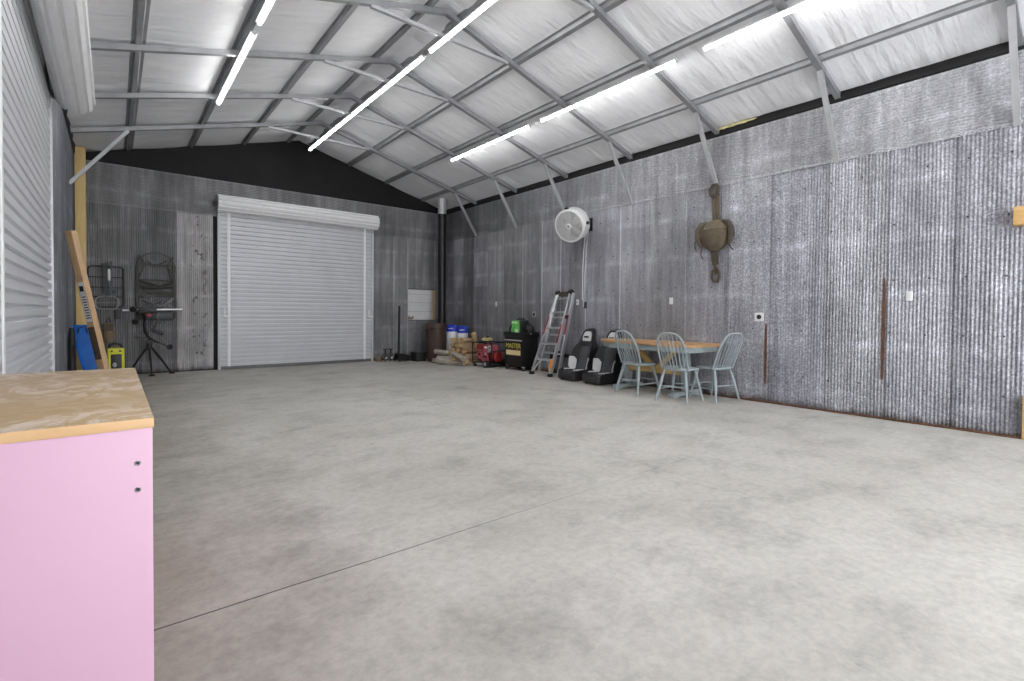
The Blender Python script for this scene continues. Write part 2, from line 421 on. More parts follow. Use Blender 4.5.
# back wall
wb = MB(); pr = [(XL - .1, 0), (XR + .1, 0), (XR + .1, 3.86), (XM, ZR + .02), (XL - .1, 3.86)]
wb.prism(pr, (0, .06, 0), (0, YB + .02, 0), (1, 0, 0), (0, 0, 1)); WB = wb.build('wall_back', 'black_foil'); WB['kind'] = 'structure'
DX0, DX1, DZ = 1.615, 4.80, 3.2
WX0, WX1, WZ0, WZ1 = 5.75, 6.52, .985, 1.75
def bsheet(x0, x1, z0, z1, b, sp=.06, vert=True, off=0., edge=.25, warm=1., mat='galv'):
    if b < .3: b *= 1.55
    o = sheet('steel_sheet', 'x', YB, x0, x1, z0, z1, (b * warm, b, b / warm * 1.06), sp, WB, -1, vert, off=off, edge=edge)
    if mat != 'galv': o.data.materials[0] = M[mat]
bsheet(XL, .235, .02, ZS + .02, .125, off=.003); bsheet(.215, .965, .02, ZS + .02, .14)
bsheet(.945, 1.535, .02, ZS, .44, .1, off=.004, edge=.0, warm=1.02, mat='stained')
bsheet(DX1 + .02, 5.38, .02, ZS + .02, .15, .1, off=.003, edge=.6); bsheet(5.36, WX0, .02, ZS + .02, .145, .1, edge=.7)
bsheet(WX0, WX1, .02, WZ0 - .02, .15, .1, off=.003); bsheet(WX0, WX1, WZ1 + .02, ZS + .02, .14, .1, off=.003, edge=.3); bsheet(WX1, XR, .02, ZS + .02, .12, .1)
for x0, x1, b in ((XL, 1.1, .15), (1.08, 2.9, .16), (2.88, 5.0, .165), (4.98, XR, .155)):
    bsheet(x0, x1, ZS - .03, ZT, b, .1, False, .007, .25)

# left wall
wl = MB(); wl.box((XL - .05, (YF + YB) / 2, 1.93), (.06, YB - YF + .2, 3.86)); WL = wl.build('wall_left', 'black_metal'); WL['kind'] = 'structure'
LY0, LY1 = 3.72, 6.98
for y0, y1 in ((6.98, 7.6), (7.6, 8.2), (8.2, 8.8), (8.8, 9.4), (9.4, 10.0), (10.0, 10.6), (10.6, 11.25), (3.1, 3.72), (2.5, 3.1), (1.9, 2.5), (1.3, 1.9), (.7, 1.3), (.1, .7), (-.5, .1), (-1.1, -.5), (-1.7, -1.1), (-2.3, -1.7), (-3.4, -2.3)):
    b = rng.uniform(.17, .24) if y0 > 6 else .3
    sheet('steel_sheet', 'y', XL, y0 - .03, y1, .02, ZT + .06, (b * .96, b, b * 1.12), .12, WL, 1, off=.003 * (int(y0 * 10) % 2), edge=.25)

# front wall behind the camera with an open vehicle doorway
wf = MB()
wf.box((XL + .9, YF - .03, 1.95), (1.9, .06, 3.9)); wf.box((XR - .55, YF - .03, 1.95), (1.2, .06, 3.9)); wf.box(((XL + XR) / 2, YF - .03, 3.65), (XR - XL, .06, .5))
wf.prism([(XL, 3.86), (XR, 3.86), (XM, ZR)], (0, -.06, 0), (0, YF, 0), (1, 0, 0), (0, 0, 1)); wf.build('wall_front', 'midgrey')['kind'] = 'structure'

# black eave strips, rusty sill lines
for k, (x, s) in enumerate(((XR - .01, -1), (XL + .01, 1))):
    t = MB(); n = 90; q = []
    for i in range(n + 1):
        y = YF + (YB - YF) * i / n
        q.append([(x, y, ZT - .02), (x + s * .03, y, ZT + .005), (x + s * (.035 + .012 * math.sin(i * 1.7)), y, 3.80 + .012 * math.sin(i * 2.3)), (x, y, 3.875)])
    t.loft(q); t.build('trim_%d' % (k + 1), 'black_foil')['kind'] = 'structure'
t = MB()
for i in range(150):
    y = YF + (YB - YF) * (i + .5) / 150; t.box((XR - .035 + rng.uniform(-.006, .01), y, .010), (.05, .105, .02 + rng.uniform(0, .012)), bevel=.004)
t.build('baseboard_right', 'rust')['kind'] = 'structure'

# ---------------------------------------------------------------- roof steel
ordn = ['nearest the back gable', 'second from the back gable', 'third from the back gable', 'fourth from the back gable', 'fifth from the back gable', 'sixth from the back gable', 'overhead at the right edge', 'behind the camera', 'nearest the open front']
frames = [9.77, 8.25, 6.73, 5.21, 3.70, 2.18, .66, -.86, -2.4]
for k, y in enumerate(frames):
    fr = thing('roof_frame', 'grey steel gable roof frame, ' + ordn[k], 'roof frame', (XM, y, 0), group='steel roof frames')
    fr['label'] = 'grey galvanised gable roof frame with collar tie, ' + ordn[k]
    for s in (-1, 1):
        hw = XR - XM - .005 if s > 0 else XM - XL - .005
        b = MB(); b.bar((0, 0, ZR - .068), (s * hw, 0, ZR - .068 - SL * hw), .06, .06, (0, 0, 1)); b.build('rafter', 'steel', fr)
        if s > 0 or y > 9:
            x1 = hw - .012; x0 = s * 3.04
            if s < 0: x0 = -2.95
            zt = ZR - .1 - SL * abs(x0)
            b = MB(); b.bar((x0, 0, zt), (s * x1, 0, ZS - .03), .045, .05, (0, 1, 0)); b.build('knee_brace', 'steel_light', fr)
    b = MB(); b.bar((-.95, 0, 4.505), (.95, 0, 4.505), .045, .04); b.build('collar_tie', 'steel_light', fr)
pn = ['lowest on the left slope', 'second up on the left slope', 'third up on the left slope', 'just left of the ridge', 'just right of the ridge', 'third up on the right slope', 'second up on the right slope', 'lowest on the right slope']
for k, x in enumerate(PUR):
    s = 1 if x > XM else -1; b = MB(); w = .04
    prof = [(-.065, 0), (-.035, 0), (-.022, -.036), (.022, -.036), (.035, 0), (.065, 0), (.065, .004), (-.065, .004)]
    sl = -SL * s
    b.prism([(px, pz + px * sl) for px, pz in prof], (0, YB - YF - .02, 0), (x, YF + .01, zroof(x) - .006), (1, 0, 0), (0, 0, 1))
    o = b.build('roof_purlin', 'steel'); tag(o, 'long grey steel hat purlin under the roof lining, ' + pn[k], 'purlin', 'roof purlins')
# yellow fibreglass showing at the eave
b = MB(); rings = []
for i in range(13):
    t_ = i / 12; rr_ = (.020 + .008 * math.sin(i * 2.3)) * math.sin(PI * (t_ * .92 + .04)) + .003
    rings.append([(XR - .045 + rr_ * .5 * math.cos(a), 3.45 + .62 * (t_ - .5), 3.832 + rr_ * math.sin(a)) for a in [2 * PI * q / 8 for q in range(8)]])
b.loft(rings); b.build('insulation_edge', 'insul', bpy.data.objects['trim_1'], label='yellow fibreglass poking out')

# ---------------------------------------------------------------- LED tubes
def tube_light(x, z, y0, y1, label):
    t = thing('tube_light', label, 'light', (x, (y0 + y1) / 2, z), group='ceiling tube lights'); L = (y1 - y0) / 2 - .004
    b = MB(); b.box((0, 0, .016), (.074, 2 * L, .014), bevel=.003); b.build('housing', 'white_plastic', t)
    b = MB(); b.tube([(0, -L + .02, -.004), (0, L - .02, -.004)], .015, 10); b.build('tube', 'tube', t)
    for s in (-1, 1):
        b = MB(); b.box((0, s * (L - .009), .001), (.036, .018, .036), bevel=.004); b.build('end_cap', 'white_plastic', t)
for y0, y1, lab in ((8.13, 10.42, 'lit tube light under the ridge, the one nearest the black gable'), (5.68, 8.11, 'lit tube light under the ridge, second from the gable'), (3.10, 5.54, 'lit tube light under the ridge, third from the gable'), (.6, 3.0, 'lit tube light under the ridge, overhead'), (-2., .4, 'lit tube light under the ridge, behind the camera')):
    tube_light(3.12, 4.445, y0, y1, lab)
for y0, y1, lab in ((6.0, 8.36, 'lit tube light on the left slope, farther one'), (3.4, 5.78, 'lit tube light on the left slope, nearer one'), (.7, 3.1, 'lit tube light on the left slope, overhead'), (-2., .4, 'lit tube light on the left slope, behind the camera')):
    tube_light(1.215, 4.19, y0, y1, lab)
for y0, y1, lab in ((6.0, 8.36, 'lit tube light on the right slope, farthest of its row'), (3.36, 5.74, 'lit tube light on the right slope, middle one above the table'), (.68, 3.03, 'lit tube light on the right slope, nearest at the top edge'), (-2., .4, 'lit tube light on the right slope, behind the camera')):
    tube_light(5.20, 4.165, y0, y1, lab)

# ---------------------------------------------------------------- roller doors
def roller_door(name, loc, rz, W, Hd, straps, latch_x=None, zb=.19, yb=-.2, rb=.165, ext=.1, gw=.05):
    t = thing(name, None, None, loc, rz, kind='structure')
    def curtain(x0, x1, z0, z1, y):
        b = MB(); p = .088; pts = []; z = z0
        while z < z1:
            pts += [(y - .014, z + .002), (y - .018, z + .050), (y + .014, z + .056), (y + .014, z + .082)]; z += p
        vv = [[b.bm.verts.new((x, yy, min(zz, z1))) for yy, zz in pts] for x in (x0, x1)]
        for i in range(len(pts) - 1): b.bm.faces.new((vv[0][i], vv[1][i], vv[1][i + 1], vv[0][i + 1]))
        return b
    curtain(.03, W - .03, .06, Hd + .02, -.03).build('curtain', 'white_paint', t, angle=25)
    b = MB(); b.box((W / 2, -.042, .035), (W - .08, .03, .06), bevel=.006); b.build('bottom_bar', 'midgrey', t)
    for s in (0, 1):
        x = .012 if s == 0 else W - .012
        b = MB(); b.box((x, -.03, Hd / 2), (gw, .06, Hd), bevel=.004); b.build('guide_rail', 'white_paint', t)
    for x in straps:
        b = MB(); b.box((x, -.052, (Hd - .1) / 2 + .05), (.055, .010, Hd - .12), bevel=.003); b.build('strap', 'white_strap', t)
    # the coiled curtain on its drum
    b = MB(); n = 96; rings = []
    for x in (-ext, -ext + .002, W + ext - .002, W + ext):
        k = .95 if x in (-ext, W + ext) else 1.
        rings.append([(x, yb + k * (rb + .010 * (1.5 if (i % 8) < 5 else -.3)) * math.cos(2 * PI * i / n), Hd + zb - rb + k * (rb + .010 * (1.5 if (i % 8) < 5 else -.3)) * math.sin(2 * PI * i / n)) for i in range(n)])
    b.loft(rings); b.build('coil', 'white_coil_lit', t, angle=25)
    for x in (-ext - .022, W + ext + .022):
        b = MB(); b.cyl((x - .02, yb, Hd + zb - rb), (x + .02, yb, Hd + zb - rb), .03, seg=12); b.bar((x, yb, Hd + zb - rb), (x, -.005, Hd + zb - rb), .04, .08); b.build('drum_bracket', 'midgrey', t)
    if latch_x is not None:
        for lx in latch_x:
            b = MB(); b.box((lx, -.062, 1.13), (.03, .02, .16), bevel=.006); b.box((lx + .05, -.062, 1.06), (.11, .02, .028), bevel=.006); b.tube([(lx, -.06, 1.2), (lx, -.10, 1.18), (lx, -.10, 1.10), (lx, -.06, 1.08)], .008, 8); b.build('latch', 'white_strap', t)
    return t
roller_door('door_1', (DX0, YB - .02, 0), 0, DX1 - DX0, DZ - .02, (.18, 2.98), (.10, 3.08), zb=.235, yb=-.19, rb=.155, ext=.035)
roller_door('door_2', (XL - .03, LY0, 0), PI / 2, LY1 - LY0, 3.36, (.26, ), zb=.215, yb=-.235, rb=.15, ext=.1, gw=.04)

# ---------------------------------------------------------------- boarded window, pipe
w = thing('window_1', None, None, (WX0, YB, WZ0), kind='structure'); ww, wh = WX1 - WX0, WZ1 - WZ0
zz = [0, .21, .44, .65, wh]
b = MB()
for k in range(4): b.prism([(0, zz[k]), (-.004, zz[k + 1] - .006), (.02, zz[k + 1] - .006), (.02, zz[k])], (ww, 0, 0), (0, -.012, 0), (0, 1, 0), (0, 0, 1))
b.build('siding_panel', 'siding', w)
b = MB(); b.box((ww - .045, -.028, wh / 2), (.09, .02, wh), bevel=.003); b.build('window_frame', 'pale_wood', w)
b = MB(); b.box((ww / 2, .012, wh / 2), (ww + .03, .01, wh + .03)); b.build('window_backing', 'midgrey', w)
b = MB(); b.box((.05, -.035, .035), (.12, .03, .05), bevel=.006); b.cyl((.02, -.04, .05), (.02, -.04, .10), .015, seg=8); b.cyl((.12, -.04, .03), (.12, -.04, .09), .018, seg=8); b.build('window_latch', 'tan', w)

p = thing('vent_pipe', 'tall black stove pipe with silver top section in the back right corner', 'pipe', (6.34, 10.6, 0))
b = MB(); b.tube([(0, 0, 0), (0, 0, 3.62)], .100, 24); b.build('pipe_section', 'black_metal', p)
b = MB(); b.lathe([(.103, 3.60), (.106, 3.63), (.101, 3.64), (.104, 3.80), (.101, 3.81), (.104, 3.98)], seg=24); b.build('pipe_collar', 'grey_galv_pipe', p, label='silver galvanised pipe section')

# ---------------------------------------------------------------- corner post and leaning things on the left
b = MB(); b.box((0, 0, 1.93), (.137, .137, 3.86), bevel=.006); o = b.build('corner_post', 'pine', None, (-.410, 10.93, 0)); tag(o, 'square yellow pine post with knots in the back left corner', 'post')
# board leaning on the left wall
base = Vector((-.035, 8.38, 0.03)); top = Vector((-.415, 8.46, 2.17)); ax = (top - base).normalized(); L = (top - base).length
fa = Vector((-.62, -.785, 0)); fa = (fa - ax * fa.dot(ax)).normalized(); fb = ax.cross(fa)
if fb.y > 0: fb = -fb
t = thing('lumber_board', 'tan lumber beam with white printed label leaning at the left wall', 'lumber', base)
rot = Matrix((fa, fb, ax)).transposed()
b = MB(); b.box(ax * (L / 2), (.088, .088, L), rot, .004); b.build('beam', 'fir', t)
def on_board(z0, z1, w, thick, mat, name, lab=None):
    b = MB(); b.box(ax * ((z0 + z1) / 2) + fa * (.044 + thick / 2), (thick, w, z1 - z0), rot, .0005); return b.build(name, mat, t, label=lab)
on_board(1.00, 1.52, .07, .002, 'white_plastic', 'paper_label', 'white printed label')
on_board(.50, .93, .084, .002, 'floor_dirt', 'bark_strip', 'dark brown sticker')
b = MB()
for k in range(9):
    z = 1.05 + k * .034; b.box(ax * z + fa * .047 + fb * .004, (.001, .055 - .006 * (k % 3), .014), rot)
b.box(ax * 1.43 + fa * .047, (.001, .05, .07), rot); b.build('label_print', 'black_plastic', t)['kind'] = 'stuff' 

# blue plastic sled
t = thing('sled', 'glossy blue plastic sled leaning below the yellow post', 'sled', (-.175, 10.1, 0))
b = MB(); rings = []
for i in range(15):
    s = i / 14; x = .01 - .205 * s; z = .93 * s; y = .12 * s - .03 * math.sin(PI * s)
    hw = .155 * (1 - .2 * s ** 4)
    cs = [(-hw, -.045), (-hw + .012, -.045), (-hw + .03, -.006), (hw - .03, -.006), (hw - .012, -.045), (hw, -.045), (hw, -.035), (hw - .012, .012), (-hw + .012, .012), (-hw, -.035)]
    rings.append([(x + cx, y + cyy, z) for cx, cyy in cs])
b.loft(rings); b.build('sled_shell', 'blue', t)
b = MB(); b.tube([(-.25, .09, .80), (-.24, .02, .88), (-.20, -.01, .90), (-.15, .02, .88), (-.14, .09, .80)], .008, 6); b.build('rope', 'black_plastic', t)
# upright black form standing in for the shadow gap by the wall
t = thing('shadow_gap_form', 'tall black form standing in for the shadow gap between the left wall and the blue sled', 'bag', (-.435, 8.95, 0))
b = MB(); rings = []
for i in range(12):
    s = i / 11; r_ = .05 * (1 - .5 * s ** 6) * (1 + .08 * math.sin(9 * s)) * (.4 + .6 * min(1, s * 8))
    rings.append([(-.005 * s + r_ * math.cos(a) * .9, .05 * s + r_ * math.sin(a), .92 * s) for a in [2 * PI * q / 14 for q in range(14)]])
b.loft(rings); b.build('black_body', 'seat_black', t)
b = MB(); b.tube([(.02, -.04, .25), (.035, -.075, .4), (.035, -.075, .55), (.01, -.04, .68)], .008, 8); b.build('black_strap', 'rubber', t)

# yellow and black case
t = thing('yellow_case', 'bright yellow and black tool case on the floor beside the leaning board', 'tool case', (.035, 10.35, 0))
b = MB(); b.box((0, .09, .265), (.21, .24, .53), bevel=.02); b.build('case_body', 'black_plastic', t)
b = MB(); b.box((0, -.035, .49), (.215, .03, .10), bevel=.012); b.box((.088, -.035, .25), (.04, .03, .50), bevel=.012); b.box((-.088, -.035, .25), (.04, .03, .50), bevel=.012); b.box((0, -.035, .05), (.215, .03, .10), bevel=.012); b.box((0, .09, .527), (.205, .23, .03), bevel=.012); b.build('case_shell', 'yellow', t)
for dx in (-.055, .05):
    b = MB(); b.box((dx, -.052, .495), (.03, .004, .028), Matrix.Rotation(.3, 3, 'Y')); b.build('case_emblem', 'black_plastic', t)
b = MB(); b.tube([(-.09, .09, .53), (-.08, .09, .585), (-.02, .09, .61), (.05, .09, .60), (.09, .09, .53)], .022, 8); b.build('case_handle', 'black_plastic', t)
b = MB(); b.ball((-.02, -.055, .27), (.03, .014, .04), 10); b.build('case_knob', 'grey_plastic', t)
# tan pouch on the back wall
t = thing('canvas_pouch', 'small tan canvas pouch hanging on the back wall above the yellow case', 'pouch', (-.06, YB - .10, .60))
b = MB(); rings = []
for i in range(10):
    s = i / 9; k = math.sin(PI * (.12 + .80 * s)) ** .5
    rings.append([(.085 * k * math.cos(a) * (1 - .25 * s), .06 * k * math.sin(a), .34 * s) for a in [2 * PI * q / 14 for q in range(14)]])
b.loft(rings); b.build('pouch_body', 'tan', t)
b = MB(); b.tube([(-.03, .02, .33), (-.02, .06, .40), (.0, .085, .44), (.02, .06, .40), (.03, .02, .33)], .007, 6); b.build('hanging_loop', 'leather_dark', t)
b = MB(); b.prism([(-.06, .2), (.06, .2), (.07, .33), (-.07, .33)], (0, .012, 0), (0, -.066, 0), (1, 0, 0), (0, 0, 1), .004); b.build('pouch_flap', 'leather', t)

# ---------------------------------------------------------------- hunting tree stands on the back wall
t = thing('tree_stand', 'dark folding tree stand platform hung on the back wall beside the yellow post', 'tree stand', (-.03, YB - .02, 0), group='tree stands on the back wall')
def rr_loop(x0, x1, z0, z1, y, r, n=5):
    pts = []
    for cx, cz, a0 in ((x1 - r, z1 - r, 0), (x0 + r, z1 - r, 90), (x0 + r, z0 + r, 180), (x1 - r, z0 + r, 270)):
        for k in range(n): a = R(a0 + 90 * k / (n - 1)); pts.append((cx + r * math.cos(a), y, cz + r * math.sin(a)))
    return pts
b = MB(); b.tube(rr_loop(-.30, .18, 1.22, 1.93, -.05, .06), .013, 8, True)
for z in (1.40, 1.56, 1.74): b.cyl((-.30, -.05, z), (.18, -.05, z), .010, seg=8)
b.build('platform_frame', 'olive', t)
b = MB(); b.bar((-.055, -.09, 1.42), (-.055, -.09, 2.0), .028, .03); b.bar((.005, -.09, 1.42), (.005, -.09, 2.02), .028, .03); b.bar((-.09, -.07, 1.98), (-.09, -.07, 1.45), .04, .02); b.build('upright', 'darkgrey', t)
b = MB(); b.box((-.02, -.108, 1.78), (.036, .012, .20), bevel=.003); b.build('white_tag', 'white_plastic', t)
b = MB(); b.tube(rr_loop(-.21, .105, 1.18, 1.40, -.12, .09), .012, 8, True); b.cyl((-.21, -.12, 1.29), (.105, -.12, 1.29), .008, seg=8)
for x in (-.14, -.05, .04): b.cyl((x, -.12, 1.19), (x, -.12, 1.39), .004, seg=6)
b.build('foot_rail', 'steel', t)
b = MB()
for k in range(12): b.cyl((-.20 + .025 * k, -.118, 1.20), (-.20 + .025 * k, -.118, 1.38), .0025, seg=5)
b.build('seat_mesh', 'darkgrey', t)
b = MB(); b.box((.10, -.05, 1.09), (.085, .05, .17), bevel=.012); b.build('strap_pack', 'black_plastic', t)
b = MB(); b.bar((-.01, -.10, 1.44), (.09, -.10, 1.52), .02, .02); b.bar((-.01, -.10, 1.52), (.08, -.10, 1.46), .02, .02); b.build('hinge_arm', 'darkgrey', t)

t = thing('tree_stand', 'olive climbing tree stand with hooped top hung above the tripod', 'tree stand', (.62, YB - .02, 0), group='tree stands on the back wall')
b = MB()
for s in (-1, 1): b.bar((s * .285, -.06, 1.02), (s * .275, -.06, 2.00), .028, .035, (1, 0, 0))
for z, h in ((2.0, .03), (1.72, .025), (1.50, .045), (1.44, .05), (1.02, .03)): b.bar((-.28, -.06, z), (.28, -.06, z), .03, h)
b.build('side_frame', 'olive', t)
b = MB(); b.tube([(-.285, -.05, 1.98)] + [(-.27 * math.cos(a), -.05 - .03 * math.sin(a), 2.0 + .22 * math.sin(a)) for a in [PI * k / 12 for k in range(1, 12)]] + [(.285, -.05, 1.86)], .008, 7); b.build('hoop_cable', 'black_plastic', t)
b = MB()
for s in (-1, 1):
    b.bar((s * .26, -.075, 2.16), (s * .17, -.075, 2.0), .03, .03, (0, 1, 0)); b.bar((s * .17, -.075, 2.0), (s * .27, -.075, 1.72), .03, .03, (0, 1, 0))
b.bar((-.14, -.075, 2.06), (-.02, -.075, 1.98), .03, .025, (0, 1, 0)); b.bar((.16, -.075, 2.08), (.0, -.075, 1.98), .03, .025, (0, 1, 0))
b.build('brace', 'olive', t)
b = MB(); rings = []
for i in range(13):
    u = i / 12; x = -.25 + .5 * u; z = 1.64 - .05 * math.sin(PI * u); th = .05 + .012 * math.sin(7 * u)
    rings.append([(x, -.09 + .03 * math.cos(a), z + th * math.sin(a)) for a in [2 * PI * q / 10 for q in range(10)]])
b.loft(rings); b.tube([(-.25, -.10, 1.70), (-.1, -.125, 1.66), (.05, -.125, 1.60), (.25, -.10, 1.70)], .018, 8); b.build('seat_sling', 'olive', t)
b = MB(); b.bar((-.24, -.09, 1.38), (.1, -.09, 1.22), .03, .03, (0, 1, 0)); b.bar((.06, -.09, 1.20), (.26, -.09, 1.40), .035, .03, (0, 1, 0)); b.bar((.16, -.09, 1.30), (.28, -.09, 1.14), .03, .03, (0, 1, 0)); b.tube([(-.2, -.1, 1.36), (-.05, -.13, 1.28), (.06, -.12, 1.34)], .022, 8); b.build('folding_arm', 'midgrey', t)
b = MB(); b.box((.03, -.09, 1.06), (.46, .09, .15), bevel=.04); b.build('padded_bar', 'darkgrey', t)
# silver bar
o = MB().cyl((.13, 0, 0), (1.01, 0, .03), .022, seg=14).build('metal_bar', 'alu', None, (0, YB - .16, 1.16)); tag(o, 'long silver bar laid across the lower end of the hooped tree stand', 'bar')
# crossbow on tripod
t = thing('tripod', 'black tripod stand with spread legs in front of the back wall', 'tripod', (.50, 10.93, 0))
for ang, rad in ((35 - 10, .36), (155, .33), (275, .30)):
    a = R(ang); e = (rad * math.cos(a), rad * math.sin(a) * .6, .025)
    b = MB(); b.tube([(0, 0, .55), (e[0] * .5, e[1] * .5, .30), e], [.020, .018, .014], 10); L_ = b.build('leg', 'black_metal', t)
    b = MB(); b.box((e[0] + .015 * math.cos(a), e[1], .018), (.085, .06, .036), bevel=.012); b.build('foot', 'rubber', L_)
b = MB(); b.lathe([(.02, .45), (.045, .48), (.045, .56), (.02, .60), (.02, .68)], seg=14); b.box((0, 0, .60), (.10, .07, .06), bevel=.01); b.build('tripod_head', 'black_plastic', t)
t = thing('compound_bow', 'black compound bow with small red part mounted on the tripod', 'bow', (.46, 10.92, .68))
b = MB(); b.tube([(.03, 0, 0.0), (-.02, 0, .12), (-.03, 0, .24), (-.01, 0, .36), (-.06, 0, .46)], [.022, .026, .02, .026, .018], 8); b.tube([(.02, 0, .02), (.10, 0, -.06), (.19, 0, -.10)], [.022, .024, .015], 8); b.build('riser', 'black_metal', t)
for q0_, q1_, w_ in (((-.05, 0, .45), (-.20, .02, .52), .045), ((-.05, 0, .45), (.18, .02, .47), .05), ((.18, 0, -.10), (.33, .0, -.18), .045), ((.0, 0, .0), (-.17, 0, .01), .04)):
    b = MB(); b.bar(q0_, q1_, w_, .018); b.build('limb', 'black_plastic', t)
for c in ((-.19, 0, .50), (.34, 0, -.18), (-.16, 0, .28)):
    b = MB(); b.lathe([(.045, -.012), (.05, 0), (.045, .012)], c, (.2, 1, 0), 16); b.build('cam_wheel', 'black_metal', t)
b = MB(); b.tube([(-.19, 0, .46), (-.16, -.01, .1), (.0, 0, -.02), (.28, 0, -.20)], .003, 5); b.tube([(.33, 0, -.14), (.20, 0, .02), (.14, 0, .22), (.18, 0, .47)], .003, 5); b.build('bow_string', 'grey_plastic', t)
b = MB(); b.box((.02, -.04, .50), (.26, .06, .09), bevel=.02); b.cyl((-.10, -.05, .44), (.02, -.05, .46), .028, seg=12); b.build('scope', 'black_plastic', t)
b = MB(); b.box((.14, -.03, .22), (.05, .03, .22), Matrix.Rotation(.5, 3, 'Y'), .01); b.box((.17, -.03, .10), (.18, .05, .07), Matrix.Rotation(.5, 3, 'Y'), .02); b.build('quiver', 'black_plastic', t)
b = MB(); b.ball((.03, -.085, .40), (.045, .03, .036), 12); b.build('red_knob', 'pinkred', t, label='red knob')

# ---------------------------------------------------------------- pink cabinet with worktop
t = thing('workbench_cabinet', 'pink cabinet with scuffed butcher block top in the left foreground', 'cabinet', (XL + .02, 1.66, 0))
cw, cl, ch = .569, 1.50, .845
b = MB(); b.box((cw / 2, .010, ch / 2), (cw - .004, .02, ch), bevel=.0015); SP = b.build('side_panel', 'pink', t)
for z in (.753, .681):
    b = MB(); x0 = .534; b.lathe([(.0068, 0), (.0072, -.002), (.0055, -.003), (.004, -.002), (.004, .004)], (x0, -.0005, z), (0, 1, 0), 18); b.build('bolt_socket', 'chrome', SP)
    b = MB(); b.cyl((x0, -.0022, z), (x0, .004, z), .0042, seg=14); b.build('bolt_hole', 'black_plastic', SP)
b = MB(); b.box((cw / 2, cl - .01, ch / 2), (cw - .004, .02, ch), bevel=.0015); b.build('side_panel', 'pink', t)
b = MB(); b.box((.008, cl / 2, ch / 2), (.012, cl - .044, ch)); b.build('back_panel', 'pink', t)
b = MB(); b.box((cw / 2, cl / 2, .10), (cw - .03, cl - .044, .018)); b.build('bottom_panel', 'pink', t)
b = MB(); b.box((cw / 2 - .02, cl / 2, .46), (cw - .08, cl - .044, .018)); b.build('shelf', 'pink', t)
b = MB(); b.box((cw - .07, cl / 2, .045), (.018, cl - .044, .09)); b.build('toe_kick', 'pink', t)
for k in range(3):
    w_ = (cl - .05) / 3; y = .025 + w_ * (k + .5)
    b = MB(); b.box((cw - .012, y, .478), (.02, w_ - .004, .73), bevel=.003); d = b.build('door', 'pink', t)
b = MB(); b.box((cw / 2, cl / 2, ch + .0135), (cw + .003, cl + .004, .027), bevel=.002)
o = b.build('worktop', ['worktop', 'edge_wood'], t)
for p_ in o.data.polygons:
    if abs(p_.normal.z) < .5: p_.material_index = 1

# ---------------------------------------------------------------- windsor chairs
def make_chair(label, loc, rz):
    t = thing('windsor_chair', label, 'chair', loc, rz, 'grey blue windsor chairs')
    b = MB(); pts = []
    for k in range(28):
        a = 2 * PI * k / 28; c, s = math.cos(a), math.sin(a)
        w_ = .23 if s > 0 else .21
        x = w_ * math.copysign(abs(c) ** .75, c); y = .20 * math.copysign(abs(s) ** .75, s); pts.append((x, y))
    lv = [(.90, .425), (.985, .432), (1., .446), (.985, .458), (.90, .460), (.55, .452)]
    b.loft([[(x * k, y * k, z) for x, y in pts] for k, z in lv]); b.build('seat', 'paint_blue', t, angle=60)
    ft = {}
    for sx in (-1, 1):
        for sy in (-1, 1):
            p0 = Vector((sx * .145, sy * .135, .435)); p1 = Vector((sx * .225, sy * .235, .0)); ft[sx, sy] = (p0, p1)
            b = MB(); b.tube([p0.lerp(p1, q) for q in (0, .12, .35, .62, .66, .9, 1)], [.014, .016, .021, .0185, .0165, .014, .0125], 12); b.build('leg', 'paint_blue', t)
    def at(k, q): return ft[k][0].lerp(ft[k][1], q)
    for k0, k1, q in (((-1, -1), (-1, 1), .62), ((1, -1), (1, 1), .62), ((-1, -1), (1, -1), .52), ((-1, 1), (1, 1), .52)):
        a, c = at(k0, q), at(k1, q); b = MB(); b.tube([a, a.lerp(c, .5), c], [.008, .0115, .008], 10); b.build('stretcher', 'paint_blue', t)
    # bow back: a hoop leaning back from the rear of the seat
    def hoop(u):
        x = .185 * math.cos(PI * (1 - u)); h = math.sin(PI * u)
        if u < .25 or u > .75: pass
        z = .45 + .475 * (h ** .62); xx = math.copysign(abs(x / .185) ** .62, x) * .212 * (1 - .12 * (1 - h) ** 2)
        y = -.135 - .03 * (1 - abs(xx) / .215) - .19 * (z - .45) / .475
        return Vector((xx, y, z))
    n = 36; b = MB(); b.tube([hoop(k / n) for k in range(n + 1)], .0135, 10); b.build('bow', 'paint_blue', t)
    for k in range(7):
        xs = -.135 + .27 * k / 6; xt = xs * 1.16
        zt = .45
        for q in range(200):
            u = .5 + .5 * q / 199
            hp = hoop(u)
            if hp.x >= abs(xt): zt = hp.z; yt = hp.y; break
        p0 = Vector((xs, -.158 + .9 * xs * xs, .452)); p1 = Vector((xt, yt, zt - .003))
        b = MB(); b.tube([p0, p0.lerp(p1, .3), p0.lerp(p1, .6), p1], [.0065, .0085, .007, .0055], 8); b.build('spindle', 'paint_blue', t)
    return t
ch = make_chair('grey blue windsor chair at the table end beside the black car seats', (6.02, 4.46, 0), R(-97))
for lab, loc, rz in (('grey blue windsor chair, middle one of three, back turned to the room', (5.95, 3.73, 0), R(-84)), ('grey blue windsor chair standing nearest the corrugated wall at the table end', (6.465, 3.52, 0), R(-12))):
    c = dup(ch); c['label'] = lab; c.location = loc; c.rotation_euler = (0, 0, rz)

